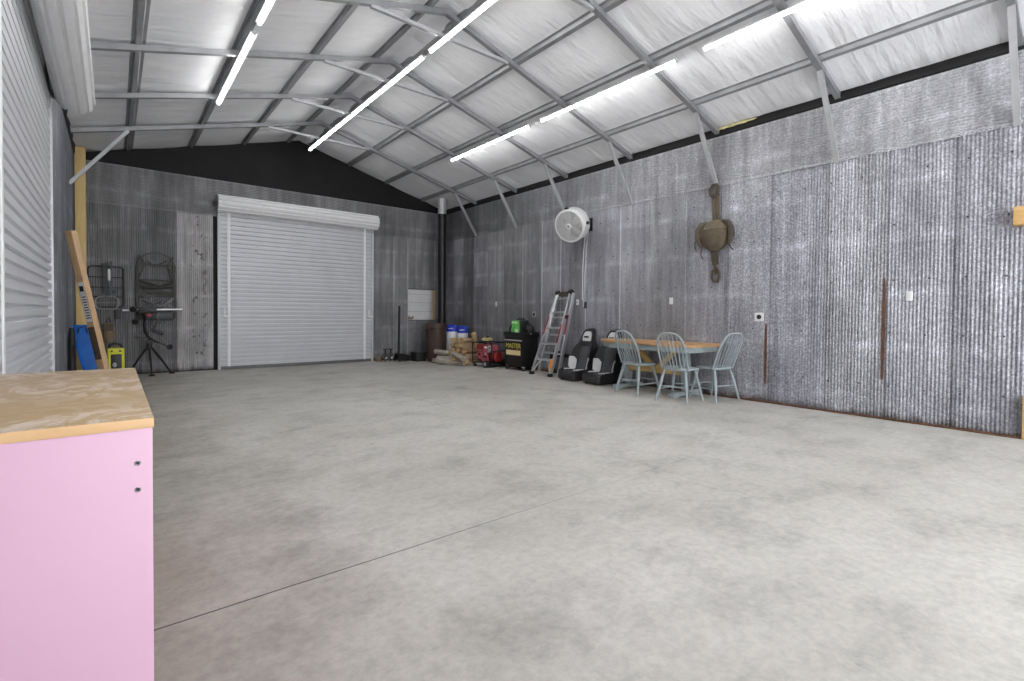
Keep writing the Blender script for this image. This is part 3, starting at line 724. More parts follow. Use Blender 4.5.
# ---------------------------------------------------------------- trestle table
t = thing('trestle_table', 'long wooden topped table with grey blue trestle base against the wall', 'table', (6.355, 4.45, 0))
hw, hl, cc = .41, .95, .17
oct_ = [(-hw, -hl + cc * .45), (-hw + cc * .45, -hl), (hw - cc * .4, -hl), (hw, -hl + cc * .4), (hw, hl - cc), (hw - cc, hl), (-hw + .42, hl + .06), (-hw, hl - .55)]
oct_ = [(-hw, -hl + .13), (-hw + .07, -hl + .04), (hw - .05, -hl + .04), (hw, -hl + .10), (hw, hl - .27), (hw - .25, hl), (-hw + .32, hl), (-hw, hl - .38)]
b = MB(); b.prism(oct_, (0, 0, .032), (0, 0, .728), bevel=.008); b.build('table_top', 'top_wood', t)
b = MB(); ap = [(x * .88, y * .93) for x, y in oct_]; k = len(ap)
for i in range(k):
    p0, p1 = ap[i], ap[(i + 1) % k]; b.bar((p0[0], p0[1], .688), (p1[0], p1[1], .688), .022, .078, bevel=.002)
b.build('apron', 'paint_blue', t)
for y in (-.56, .44):
    b = MB(); b.box((0, y, .05), (.66, .085, .06), bevel=.012)
    for s in (-1, 1): b.box((s * .29, y, .02), (.12, .095, .04), bevel=.01)
    b.build('foot', 'paint_blue', t)
    b = MB(); pr = [(-.05, .08), (.05, .08), (.06, .2), (.10, .36), (.10, .48), (.06, .60), (.16, .66), (-.16, .66), (-.06, .60), (-.10, .48), (-.10, .36), (-.06, .2)]
    b.prism(pr, (0, .06, 0), (0, y - .03, 0), (1, 0, 0), (0, 0, 1), .006); b.build('trestle_leg', 'paint_blue', t)
    b = MB(); b.box((0, y, .673), (.60, .07, .055), bevel=.008); b.build('top_bearer', 'paint_blue', t)
b = MB(); b.box((0, -.06, .335), (.05, 1.0, .085), bevel=.006); b.build('stretcher', 'brace_wood', t)
for s in (-1, 1):
    b = MB(); b.bar((0, -.06 + s * .03, .36), (0, -.06 + s * .40, .70), .055, .095, (1, 0, 0), .006); b.build('diagonal_brace', 'brace_wood', t)

# ---------------------------------------------------------------- car seats
def make_seat(label, loc, rz, marks):
    t = thing('car_seat', label, 'car seat', loc, rz, 'loose car seats by the wall')
    # local: faces +y, back leans to -y
    def section(x_half, front, rear, bol, n=8):
        pts = []
        for k in range(n + 1):
            u = -1 + 2 * k / n; pts.append((u * x_half, front + bol * abs(u) ** 3))
        for k in range(n + 1):
            u = 1 - 2 * k / n; pts.append((u * x_half * .96, rear + .03 * abs(u) ** 4))
        return pts
    back = [(.08, .20, .06), (.14, .225, .09), (.30, .245, .11), (.45, .25, .11), (.58, .235, .08), (.66, .19, .045), (.72, .145, .03), (.80, .135, .025), (.86, .12, .02), (.895, .085, .01)]
    b = MB(); rings = []
    for z, xh, bo in back:
        yc = -.12 - .23 * (z - .08)
        th = .13 if z < .6 else .10
        rings.append([(x, yc + (y), z - .25 * y) for x, y in section(xh, th / 2, -th / 2, bo)])
    b.loft(rings); b.build('backrest', 'seat_black', t, angle=50)
    # cushion
    b = MB(); rings = []
    for y, xh, zt, bo in ((-.20, .19, .14, .02), (-.10, .225, .145, .05), (.05, .24, .14, .06), (.17, .24, .145, .05), (.25, .225, .14, .03), (.30, .19, .11, .01), (.32, .15, .07, .0)):
        rings.append([(x, y, zt * 1. + q if q_ else .03) for x, q, q_ in [(-xh + 2 * xh * k / 8, bo * abs(-1 + k / 4) ** 3, 1) for k in range(9)] + [(xh * .9 - 1.8 * xh * k / 8, 0, 0) for k in range(9)]])
    b.loft(rings); b.build('seat_cushion', 'seat_black', t, angle=50)
    def pad(zs, w, lift, mat, name, x_off=0., lab=None):
        b = MB(); rings = []
        for z, wv in zip(zs, w):
            yc = -.12 - .23 * (z - .08) + .065 + lift
            rings.append([(x_off + x, yc + y, z - .25 * (y + .065)) for x, y in ((-wv, .0), (-wv * .9, .010), (0, .014), (wv * .9, .010), (wv, .0), (wv, -.02), (-wv, -.02))])
        b.loft(rings); return b.build(name, mat, t, label=lab)
    pad((.17, .22, .36, .50, .56, .60), (.12, .13, .105, .125, .12, .10), .006, 'seat_grey', 'back_insert')
    pad((.70, .73, .79, .84, .865), (.10, .118, .112, .09, .06), .0, 'seat_white', 'headrest_panel', lab='white headrest panel')
    b = MB(); z = .765; yc = -.12 - .23 * (z - .08) + .075; b.box((0, yc + .01, z - .01), (.12, .008, .032), Matrix.Rotation(-.28, 3, 'X'), .003); b.build('headrest_badge', marks, t)
    for s in (1, -1):
        b = MB(); rings = []
        for z, x0, x1 in ((.18, .14, .215), (.22, .135, .24), (.34, .14, .247), (.40, .20, .25)):
            yc = -.12 - .23 * (z - .08) + .065
            rings.append([(s * x, yc + .11 * (x / .245) ** 3 + d, z) for x, d in ((x0, .002), ((x0 + x1) / 2, .006), (x1, .004), (x1, -.03), (x0, -.03))])
        b.loft(rings); b.build('bolster_insert', 'seat_white', t)
        b = MB(); b.prism([(.10, -.02), (.20, -.02), (.215, .14), (.12, .22)], (0, 0, .012), (0, 0, .178), (s, 0, 0), (0, 1, .02), .003); b.build('cushion_insert', 'seat_white', t)
    b = MB(); b.prism([(-.10, -.05), (.10, -.05), (.11, .24), (-.11, .24)], (0, 0, .014), (0, 0, .142), (1, 0, 0), (0, 1, .02), .004); b.build('cushion_centre', 'seat_grey', t)
    for s in (-1, 1):
        b = MB(); b.box((s * .15, .03, .018), (.03, .46, .036), bevel=.004); b.build('slide_rail', 'black_metal', t)
    return t
make_seat('black and grey car seat on the floor beside the ladder', (6.42, 6.05, 0), R(84), 'black_plastic')
make_seat('black and grey car seat beside the table, partly behind a chair', (6.42, 5.47, 0), R(84), 'leather_dark')
b = MB(); b.box((0, 0, .37), (.09, .62, .07), bevel=.01); b.box((0, -.28, .18), (.08, .06, .36), bevel=.006); b.box((0, .28, .18), (.08, .06, .36), bevel=.006); b.box((-.04, .12, .42), (.09, .10, .06), bevel=.01)
o = b.build('black_stand', 'black_metal', None, (6.70, 6.72, 0)); tag(o, 'low black metal stand behind the ladder foot and first car seat', 'stand')

# ---------------------------------------------------------------- ladder
t = thing('ladder', 'silver folding ladder with red trim leaning on the right wall', 'ladder', (6.25, 6.85, 0))
pl0, pl1 = Vector((0, .245, 0)), Vector((.49, .05, 1.56)); pr0, pr1 = Vector((0, -.265, 0)), Vector((.49, -.30, 1.58))
def rail(p0, p1, w, d, name, mat='alu', sh=Vector((0, 0, 0))):
    b = MB(); b.bar(p0 + sh, p1 + sh, w, d, (1, 0, .3), .004); return b.build(name, mat, t)
for p0, p1 in ((pl0, pl1), (pr0, pr1)):
    r_ = rail(p0.lerp(p1, .02), p1, .035, .07, 'front_rail')
    b = MB(); b.box(p0 + Vector((0, 0, .03)), (.09, .065, .06), bevel=.012); b.build('rubber_foot', 'rubber', r_)
ds = Vector((.03, 0, 0))
for k, q in enumerate((.19, .38, .57, .76, .93)):
    a, c = pl0.lerp(pl1, q), pr0.lerp(pr1, q); b = MB(); b.bar(a, c, .055, .026, (-.3, 0, 1), .004); b.build('rung', 'alu', t)
# rear section folded in behind
q0, q1 = pl0 + Vector((.16, -.03, .05)), pl1 + Vector((-.005, -.03, -.02)); s0, s1 = pr0 + Vector((.17, -.05, .02)), pr1 + Vector((-.0, -.075, -.02))
for a, c in ((q0, q1), (s0, s1)): rail(a, c, .035, .06, 'rear_rail')
for q in (.25, .48, .70): b = MB(); b.bar(q0.lerp(q1, q), s0.lerp(s1, q), .05, .022, (-.3, 0, 1), .004); b.build('rear_rung', 'alu', t)
for p0, p1, a, c, sy in ((pr0, pr1, .40, .62, -1), (pl0, pl1, .50, .72, -1), (s0, s1, .50, .74, -1)):
    e = Vector((-.042, 0, -.012)); b = MB(); b.bar(p0.lerp(p1, a) + e, p0.lerp(p1, c) + e, .022, .012, (1, 0, .3)); b.build('red_strip', 'red', t)
for p0, p1 in ((pl0, pl1), (pr0, pr1)):
    b = MB(); p_ = p0.lerp(p1, 1.0); b.lathe([(.05, -.03), (.055, 0), (.05, .03)], p_, (0, 1, 0), 16); b.build('hinge', 'black_plastic', t)
b = MB(); m_ = pr0.lerp(pr1, .70) + Vector((.03, -.05, 0)); b.box(m_, (.10, .05, .075), bevel=.01); b.build('lock_tab', 'black_plastic', t)
b = MB(); a, c = pl0.lerp(pl1, .985), pr0.lerp(pr1, .985); b.bar(a, c, .05, .075, (-.3, 0, 1), .004); b.build('top_plate', 'leather_dark', t)
for (p0, p1, o0, o1, s) in ((pl0, pl1, pr0, pr1, 1), (pr0, pr1, pl0, pl1, -1)):
    b = MB(); a = p0.lerp(p1, .04); c = p0.lerp(p1, .19).lerp(o0.lerp(o1, .19), .32); b.bar(a + Vector((-.02, 0, 0)), c + Vector((-.02, 0, 0)), .03, .022, (1, 0, .3), .003); b.build('foot_strut', 'alu', t)
b = MB(); b.bar(pr0.lerp(pr1, .09) + Vector((-.045, .02, 0)), pr0.lerp(pr1, .20) + Vector((-.045, .02, 0)), .06, .006, (1, 0, .3)); b.build('warning_label', 'orange', t, label='orange label')

# ---------------------------------------------------------------- tool cart, welder
t = thing('tool_cart', 'black rolling tool cart with yellow lettering by the right wall', 'tool cart', (6.36, 7.79, 0))
b = MB(); b.box((.20, 0, .395), (.38, .60, .61), bevel=.008); b.build('cabinet_body', 'black_metal', t)
b = MB(); b.box((.20, 0, .715), (.42, .66, .03), bevel=.006)
b.bar((0, -.33, .755), (0, .33, .755), .014, .05); b.bar((.40, -.33, .755), (.40, .33, .755), .014, .05); b.bar((0, -.325, .755), (.4, -.325, .755), .014, .05); b.bar((0, .325, .755), (.4, .325, .755), .014, .05); b.build('top_tray', 'black_metal', t)
b = MB(); b.box((.002, 0, .655), (.018, .57, .07), bevel=.004); d = b.build('drawer', 'black_metal', t)
b = MB(); b.box((-.012, 0, .618), (.016, .55, .022), bevel=.004); b.build('drawer_handle', 'alu', d, label='grey handle strip')
b = MB(); b.box((.002, 0, .35), (.018, .57, .48), bevel=.004); b.build('lower_panel', 'black_metal', t)
text_mesh('lettering', 'MASTER', .135, 'yellow_text', t, frame_mtx((-.0095, 0, .50), (0, -1, 0), (0, 0, 1)), label='yellow lettering')
b = MB(); b.box((-.009, .0, .365), (.003, .46, .10)); b.build('sticker', 'cream_text', t, label='cream sticker band')
b = MB(); b.box((-.009, -.16, .432), (.002, .17, .018)); b.build('sticker_edge', 'red', t)
for x in (.05, .35):
    for y in (-.26, .26):
        b = MB(); b.lathe([(.038, -.014), (.042, -.008), (.042, .008), (.038, .014)], (x, y, .042), (0, 1, 0), 16); wheel = b.build('caster', 'rubber', t)
        b = MB(); b.box((x, y, .082), (.05, .045, .02)); b.box((x, y - .019, .06), (.03, .006, .06)); b.box((x, y + .019, .06), (.03, .006, .06)); b.build('caster_fork', 'alu', wheel)
b = MB()
for y in (-.31, -.22, .28): b.box((.18, y, .72 + .035), (.05, .05, .02), bevel=.004)
b.cyl((.10, -.30, .735), (.30, -.22, .735), .012, seg=8); b.build('tray_clutter', 'alu', t)
t = thing('welder', 'small black welder with bright green front on top of the tool cart', 'welder', (6.50, 7.82, .72)); t.scale = (1.2, 1.2, 1.15)
b = MB(); b.box((.05, -.02, .14), (.20, .20, .25), bevel=.02); b.build('welder_body', 'black_plastic', t)
b = MB(); pr = [(-.105, .02), (.105, .02), (.10, .262), (-.085, .262)]
b.prism([(-y_, z_) for y_, z_ in pr], (-.018, 0, 0), (-.05, 0, 0), (0, 1, 0), (0, 0, 1), .004); b.build('front_panel', 'green', t, label='bright green front panel')
b = MB(); b.box((-.070, .01, .225), (.004, .15, .03), bevel=.001); b.box((-.070, -.04, .075), (.004, .08, .07), bevel=.001); b.build('panel_print', 'pale_green', t)
b = MB(); b.lathe([(.012, 0), (.02, -.012), (.016, -.022)], (-.07, .0, .13), (1, 0, 0), 14); b.build('dial', 'green', t)
b = MB(); b.tube([(-.04, -.02, .26), (-.02, -.02, .29), (.10, -.02, .29), (.13, -.02, .26)], .011, 8); b.build('carry_handle', 'black_plastic', t)
b = MB(); b.tube([(-.03, .11, .20), (-.05, .16, .12), (-.04, .17, .03), (.0, .15, .012)], .014, 8); b.build('welder_cable', 'black_plastic', t)
t = thing('helmet_bag', 'black bag slumped on the cart top beside the welder', 'bag', (6.62, 7.58, .735))
b = MB(); b.ball((0, 0, .105), (.10, .10, .10), 16); b.box((.0, 0, .03), (.18, .18, .05), bevel=.02); b.build('black_body', 'rubber', t)
b = MB(); b.tube([(-.02, -.06, .19), (-.04, 0, .225), (-.02, .06, .19)], .010, 8); b.build('black_strap', 'black_plastic', t)

# ---------------------------------------------------------------- generator
t = thing('generator', 'red portable generator in a black tube frame beside the firewood', 'generator', (6.42, 8.66, 0), R(6))
gl, gd, gh = .31, .25, .53
b = MB()
for s in (-1, 1):
    b.tube([(s * gd, q[0], q[2]) for q in rr_loop(-gl, gl, .07, gh, 0, .06)], .013, 8, True)
for y in (-gl + .07, gl - .07):
    for z in (.07, gh): b.cyl((-gd, y, z), (gd, y, z), .012, seg=8)
b.build('tube_frame', 'black_metal', t)
b = MB(); b.box((0, 0, .095), (2 * gd - .03, 2 * gl - .06, .02), bevel=.005); b.build('base_plate', 'black_metal', t)
b = MB(); b.box((-.02, .15, .425), (.34, .22, .12), bevel=.035, seg=3); b.build('fuel_tank', 'red', t)
b = MB(); b.lathe([(.03, 0), (.035, .02), (.03, .035)], (-.02, .15, .485), (0, 0, 1), 14); b.build('fuel_cap', 'black_plastic', t)
b = MB(); b.box((0, .12, .26), (.30, .24, .26), bevel=.03)
for k in range(6): b.box((0, .0, .18 + .028 * k), (.26, .09, .008))
b.build('engine_block', 'black_metal', t)
b = MB(); b.lathe([(.115, .0), (.115, -.03), (.10, -.055), (.045, -.06), (.045, -.05), (.0, -.05)], (-.15, .13, .27), (1, 0, 0), 22)
b.build('recoil_starter', 'pinkred', t)
b = MB(); b.lathe([(.028, 0), (.028, -.012), (.0, -.012)], (-.209, .13, .27), (1, 0, 0), 14)
for a in (0, 90, 180, 270): b.box((-.207, .13 + .075 * math.cos(R(a + 45)), .27 + .075 * math.sin(R(a + 45))), (.008, .026, .026), bevel=.004)
b.build('starter_vents', 'black_plastic', t)
b = MB(); b.box((-.12, -.13, .40), (.20, .27, .16), bevel=.012); b.build('control_panel', 'pinkred', t)
b = MB(); b.box((-.225, -.09, .43), (.006, .09, .035), bevel=.001); b.build('panel_label', 'white_plastic', t)
b = MB(); b.box((-.226, -.215, .405), (.008, .10, .13), bevel=.003); d = b.build('outlet_panel', 'grey_plastic', t)
b = MB(); b.cyl((-.236, -.215, .42), (-.228, -.215, .42), .018, seg=14); b.cyl((-.236, -.19, .37), (-.228, -.19, .37), .012, seg=12); b.build('outlet_socket', 'black_plastic', d)
b = MB(); b.lathe([(.10, -.14), (.12, -.12), (.12, .12), (.10, .14)], (.02, -.12, .23), (0, 1, 0), 20); b.build('alternator', 'red', t)
b = MB(); b.box((-.17, -.02, .16), (.07, .20, .09), bevel=.02); b.cyl((-.2, -.12, .22), (-.2, -.12, .31), .03, seg=12); b.build('carburettor', 'pinkred', t)
b = MB(); b.cyl((-.20, -.07, .26), (-.20, -.07, .32), .028, seg=12); b.build('air_filter', 'grey_plastic', t)
for s in (-1, 1):
    b = MB(); b.lathe([(.06, -.025), (.078, -.02), (.078, .02), (.06, .025)], (s * (gd + .03), -.16, .078), (1, 0, 0), 20); wh_ = b.build('wheel', 'rubber', t)
    b = MB(); b.lathe([(.04, -.028), (.03, -.034), (.03, .034), (.04, .028)], (s * (gd + .03), -.16, .078), (1, 0, 0), 16); b.build('wheel_hub', 'alu', wh_)
    b = MB(); b.box((s * gd, .22, .035), (.05, .05, .07), bevel=.01); b.build('rubber_foot', 'rubber', t)
b = MB(); b.tube([(-gd, -gl + .05, .36), (-gd - .02, -gl - .05, .36), (gd + .02, -gl - .05, .36), (gd, -gl + .05, .36)], .012, 8); b.build('push_handle', 'black_metal', t)
b = MB(); b.box((-gd - .01, .05, .075), (.02, .26, .03), bevel=.004); b.build('skid_bar', 'alu', t)
# yellow work gloves / coiled cord on the generator
t = thing('coiled_cord', 'small heap of yellow cord lying on top of the red generator', 'cord', (6.40, 8.76, .545))
b = MB(); pts = []
for k in range(110):
    a = k * .42; r_ = .10 + .03 * math.sin(k * .9); pts.append((r_ * math.cos(a) * .8, r_ * math.sin(a) * 1.1, (.012 + .0006 * k) + .010 * math.sin(k * 1.3) ** 2))
b.tube(pts, .011, 7); b.build('cord_loops', 'insul', t)
b = MB(); b.box((.0, -.02, .095), (.05, .06, .05), bevel=.012); b.build('plug', 'black_plastic', t)

# ---------------------------------------------------------------- firewood
def split_log(r, L, rr_, mats=('split', 'log_end')):
    b = MB(); n = rr_.choice((3, 4, 4, 5)); a0 = rr_.uniform(0, 6.28)
    ang = sorted(a0 + 2 * PI * (k + rr_.uniform(-.22, .22)) / n for k in range(n)); rad = [r * rr_.uniform(.8, 1.15) for _ in range(n)]
    rings = []
    for i in range(5):
        x = -L / 2 + L * i / 4; rings.append([(x, rad[k] * rr_.uniform(.93, 1.07) * math.cos(ang[k]), rad[k] * rr_.uniform(.93, 1.07) * math.sin(ang[k])) for k in range(n)])
    b.loft(rings)
    for f_ in b.bm.faces:
        f_.material_index = 1 if len(f_.verts) == n and abs(f_.normal.x) > .7 else 0
    b.bm.normal_update()
    for f_ in b.bm.faces: f_.material_index = 1 if abs(f_.normal.x) > .7 else 0
    return b
def round_log(r, L, rr_):
    b = MB(); rings = []
    for i in range(9):
        x = -L / 2 + L * i / 8; rings.append([(x, r * rr_.uniform(.95, 1.05) * math.cos(a) + .008 * math.sin(i), r * rr_.uniform(.95, 1.05) * math.sin(a)) for a in [2 * PI * k / 14 for k in range(14)]])
    b.loft(rings); b.bm.normal_update()
    for f_ in b.bm.faces: f_.material_index = 1 if len(f_.verts) > 4 else 0
    return b
rw = random.Random(11)
rows = ['bottom layer', 'second layer', 'third layer', 'fourth layer', 'top layer']
cols_ = ['left end', 'left of centre', 'centre', 'right of centre', 'right end']
zc = .068
for row in range(5):
    nlog = 5
    for c_ in range(nlog):
        y = 9.86 - .15 * c_ + rw.uniform(-.012, .012) - .02 * (row % 2)
        if row == 4 and c_ > 3: continue
        if row == 3 and c_ == 4: continue
        kind = 'split_red' if rw.random() < .2 else 'split'
        bb = split_log(.060, .42 + rw.uniform(-.03, .05), rw)
        o = bb.build('firewood', [kind, 'log_end'], None, (6.36 + rw.uniform(-.03, .03), y, zc + row * .115), 20)
        o.rotation_euler = (rw.uniform(0, .4), rw.uniform(-.03, .03), rw.uniform(-.12, .12) + .12)
        tag(o, 'split firewood piece in the wall stack, %s, %s' % (rows[row], cols_[c_]), 'firewood', 'stacked split firewood')
o = split_log(.06, .40, rw).build('firewood', ['split', 'log_end'], None, (6.44, 9.26, .53), 20); o.rotation_euler = (.2, R(68), .3); tag(o, 'split firewood piece standing on end at the right of the stack', 'firewood', 'stacked split firewood')
for lab, r_, L_, p0, ry, rz in (('round log with pale cut end lying frontmost before the wood stack', .10, .36, (5.78, 9.50, .102), 0, R(118)),
                                 ('thin pale log slanting over the round log toward the brown bin', .06, .36, (5.80, 9.66, .27), R(-5), R(120)),
                                 ('grey barked log leaning diagonally in front of the wood stack', .062, .36, (5.86, 8.98, .20), R(-24), R(112)),
                                 ('short log on the floor at the right of the loose firewood', .055, .28, (5.96, 9.24, .055), 0, R(120)),
                                 ('slim log on the floor left of the loose firewood, near the bin', .055, .34, (5.88, 9.92, .056), 0, R(150))):
    o = round_log(r_, L_, rw).build('round_log', ['bark', 'log_end'], None, p0); o.rotation_euler = (0, ry, rz); tag(o, lab, 'log', 'loose round logs')
# sacks behind the stack
for lab, p0, w_, h_ in (('blue and white sack standing behind the firewood, taller left one', (6.44, 10.29, 0), .27, .88), ('blue and white sack standing behind the firewood, right one', (6.60, 10.04, 0), .26, .85)):
    t = thing('sack', lab, 'sack', p0, R(-52), 'blue and white sacks')
    def ring(z, k, d): return [(w_ / 2 * k * math.copysign(abs(math.cos(a)) ** .6, math.cos(a)), d * math.copysign(abs(math.sin(a)) ** .8, math.sin(a)), z) for a in [2 * PI * q / 18 for q in range(18)]]
    zw = h_ - .17
    b = MB(); b.loft([ring(z, k, d) for z, k, d in ((0, .85, .06), (.03, .98, .09), (.25, 1., .10), (.5, .98, .10), (zw, .99, .095))]); b.build('sack_body', 'bag_white', t)
    b = MB(); b.loft([ring(z, k, d) for z, k, d in ((zw, 1., .097), (zw + .06, 1., .088), (h_ - .05, .98, .06), (h_ - .015, .97, .022), (h_, .96, .008))]); b.build('sack_top', 'bag_blue', t, label='blue top of the sack')
    b = MB(); b.prism([(-.05, .0), (.06, .01), (.065, .03), (-.045, .02)], (0, .004, 0), (0, -.092, zw + .06), (1, 0, 0), (0, 0, 1)); b.build('sack_print', 'bag_white', t)

# ---------------------------------------------------------------- brown bin on black base
t = thing('waste_bin', 'brown round waste bin with handles in front of the stove pipe', 'bin', (6.02, 10.32, 0))
b = MB(); b.lathe([(.195, .0), (.205, .02), (.235, .74), (.25, .745), (.252, .80), (.26, .81), (.26, .90), (.252, .915), (.235, .915), (.225, .90), (.20, .40), (.18, .04)], seg=32); b.build('bin_body', 'brown_bin', t)
for a in (205, 25):
    c_, s_ = math.cos(R(a)), math.sin(R(a)); b = MB(); tt = Vector((-s_, c_, 0)); n_ = Vector((c_, s_, 0))
    b.tube([n_ * .245 + tt * .09 + Vector((0, 0, .80)), n_ * .305 + tt * .08 + Vector((0, 0, .80)), n_ * .315 + Vector((0, 0, .77)), n_ * .305 - tt * .08 + Vector((0, 0, .80)), n_ * .245 - tt * .09 + Vector((0, 0, .80))], .018, 8); b.build('handle', 'brown_bin', t)
b = MB(); b.box((-.16, .20, .10), (.26, .30, .2), bevel=.012); b.box((-.16, .20, .205), (.28, .32, .02), bevel=.006)
o = b.build('black_crate', 'black_plastic', None, (5.88, 10.42, 0)); tag(o, 'low black crate on the floor at the left of the brown bin', 'crate')

# ---------------------------------------------------------------- floor jack and small things
t = thing('floor_jack', 'black floor jack with tall upright handle in front of the back wall', 'floor jack', (5.40, 10.80, 0))
for s in (-1, 1):
    b = MB(); b.prism([(-.19, .03), (.30, .03), (.32, .06), (.22, .10), (-.05, .19), (-.17, .19)], (0, .02, 0), (0, s * .10 - .01, 0), (1, 0, 0), (0, 0, 1), .003); b.build('side_plate', 'black_metal', t)
b = MB(); b.prism([(-.10, .16), (.08, .125), (.17, .10), (.17, .115), (.08, .14), (-.10, .175)], (0, .15, 0), (0, -.075, 0), (1, 0, 0), (0, 0, 1)); b.build('lift_arm', 'black_metal', t)
b = MB(); b.prism([(-.03, .158), (.11, .125), (.11, .135), (-.03, .168)], (0, .12, 0), (0, -.08, 0), (1, 0, 0), (0, 0, 1)); b.build('top_label', 'white_plastic', t, label='white sticker')
b = MB(); b.cyl((.22, 0, .09), (.22, 0, .125), .05, seg=18); b.build('saddle', 'black_metal', t)
for x in (.25, -.15):
    for s in (-1, 1):
        b = MB(); b.lathe([(.03, -.016), (.034, 0), (.03, .016)], (x, s * .125, .034), (0, 1, 0), 16); b.build('wheel', 'rubber', t)
b = MB(); b.tube([(-.13, 0, .14), (-.115, 0, .25), (-.105, 0, 1.32)], [.035, .03, .028], 12); b.build('jack_handle', 'black_metal', t)
for lab, x, y in (('small dark jack stand left of the floor jack, the left one', 5.00, 10.92), ('small dark jack stand left of the floor jack, the right one', 5.17, 10.98)):
    t = thing('jack_stand', lab, 'jack stand', (x, y, 0), 0.2, 'jack stands')
    for a in range(4):
        c_, s_ = math.cos(R(45 + 90 * a)), math.sin(R(45 + 90 * a)); b = MB(); b.bar((c_ * .03, s_ * .03, .20), (c_ * .095, s_ * .095, .012), .035, .008, (c_, s_, 0)); b.build('leg', 'darkgrey', t)
    b = MB(); b.cyl((0, 0, .14), (0, 0, .28), .02, seg=12); b.prism([(-.045, 0), (.045, 0), (.05, .03), (.02, .018), (-.02, .018), (-.05, .03)], (0, .03, 0), (0, -.015, .275), (1, 0, 0), (0, 0, 1)); b.build('post', 'black_metal', t)
    b = MB(); b.box((-.03, -.085, .09), (.045, .03, .05), bevel=.012); b.build('foot_pad', 'bag_white', t, label='white foot pad')
b = MB(); b.prism([(-.07, 0), (.08, 0), (.06, .05), (0, .12), (-.05, .10)], (0, .10, 0), (0, -.05, 0), (1, 0, 0), (0, 0, 1), .008); o = b.build('wheel_chock', 'tan', None, (4.885, 11.02, 0)); o.rotation_euler = (0, 0, .3); tag(o, 'small brown wedge on the floor beside the closed back roller door', 'wedge')

# ---------------------------------------------------------------- wall fan
fp = Vector((6.32, 6.21, 2.725)); fd = Vector((-.90, -.22, -.37)).normalized()
t = thing('wall_fan', 'large white round drum fan mounted high on the right wall', 'fan', fp)
b = MB(); b.lathe([(.262, .0), (.285, .0), (.300, .02), (.302, .06), (.298, .10), (.296, .24), (.275, .28), (.262, .28), (.268, .22), (.268, .02)], -fd * .0, -fd, 40, caps=False); b.build('fan_drum', 'white_plastic', t)
b = MB(); x_ = fd.orthogonal().normalized(); y_ = fd.cross(x_)
for k in range(26):
    r_ = .06 + .0082 * k; b.tube([fd * (.012 - .02 * (k / 26) ** 2) + (x_ * math.cos(a) + y_ * math.sin(a)) * r_ for a in [2 * PI * q / 36 for q in range(36)]], .0030, 5, True)
for k in range(8):
    a = 2 * PI * k / 8; d_ = x_ * math.cos(a) + y_ * math.sin(a); b.cyl(fd * .014 + d_ * .04, -fd * .006 + d_ * .265, .004, seg=6)
b.build('front_grille', 'grille_grey', t)
b = MB()
for k in range(5):
    a = 2 * PI * k / 5; ring_ = []
    for i in range(6):
        r_ = .04 + .205 * i / 5; w0 = .25 + .30 * (1 - i / 5) ; tw = .03
        ring_.append([fd * (-.06 + tw * s_) + (x_ * math.cos(a + w0 * s_) + y_ * math.sin(a + w0 * s_)) * r_ + fd * th for s_, th in ((-1, 0), (1, 0), (1, .003), (-1, .003))])
    b.loft(ring_)
b.build('fan_blades', 'white_plastic', t)
b = MB(); b.lathe([(.0, .022), (.045, .022), (.055, .01), (.055, -.01)], (0, 0, 0), fd, 20); h_ = b.build('hub_cap', 'white_plastic', t)
b = MB(); b.lathe([(.0, .026), (.026, .026), (.028, .02)], (0, 0, 0), fd, 16); b.build('hub_badge', 'grey_plastic', h_)
b = MB(); b.lathe([(.07, .10), (.09, .12), (.09, .24), (.06, .27)], (0, 0, 0), -fd, 20); b.build('motor', 'black_plastic', t)
side = fd.cross(Vector((0, 0, 1))).normalized()
pb = Vector((XR - .03, 6.15, 2.80)) - fp
b = MB(); b.box(pb, (.03, .16, .24), bevel=.01); b.build('wall_bracket', 'black_metal', t)
b = MB(); b.bar(-fd * .24, pb, .07, .08, (0, 0, 1), .01); b.build('bracket_arm', 'white_plastic', t)
for s in (-1, 1):
    b = MB(); c_ = -fd * .13 + side * s * .30; b.cyl(c_ - side * s * .012, c_ + side * s * .03, .028, seg=14); b.build('side_knob', 'black_plastic', t)
b = MB(); upv = side.cross(fd); upv = upv if upv.z > 0 else -upv
c_ = upv * .31 - fd * .03; b.box(c_, (.06, .06, .03), bevel=.008); b.build('top_clip', 'black_plastic', t)
b = MB(); b.tube([(XR - .03, 6.22, 2.72), (XR - .02, 6.27, 2.5), (XR - .02, 6.30, 2.0), (XR - .02, 6.305, 1.42)], .009, 7); b.tube([(XR - .03, 6.16, 2.70), (XR - .02, 6.21, 2.4), (XR - .02, 6.25, 1.9), (XR - .02, 6.27, 1.30)], .006, 7)
o = b.build('fan_cable', 'white_plastic'); tag(o, 'pale power cable hanging from the wall fan to a socket', 'cable')

# ---------------------------------------------------------------- sockets and switches on the right wall
def plate(y, z, w_, h_, label, name, hole=False, cat='switch', mat='white_plastic'):
    t = thing(name, label, cat, (XR - .019, y, z))
    b = MB(); b.box((-.004, 0, 0), (.012, w_, h_), bevel=.004); b.build('cover_plate', mat, t)
    b = MB()
    if hole: b.cyl((-.014, 0, 0), (-.006, 0, 0), hole, seg=18); b.build('socket_hole', 'black_plastic', t)
    else: b.box((-.013, 0, 0), (.010, w_ * .22, h_ * .28), bevel=.003); b.build('toggle', mat, t)
plate(8.95, 1.377, .062, .105, 'small white switch plate on the dark wall above the tool cart', 'light_switch')
plate(7.645, 1.15, .115, .12, 'grey socket box with black hole on the wall left of the ladder', 'power_socket', .032, 'socket', 'grey_plastic')
plate(6.42, 1.385, .062, .105, 'white socket plate below the fan at the end of its cable', 'power_socket', .012, 'socket')
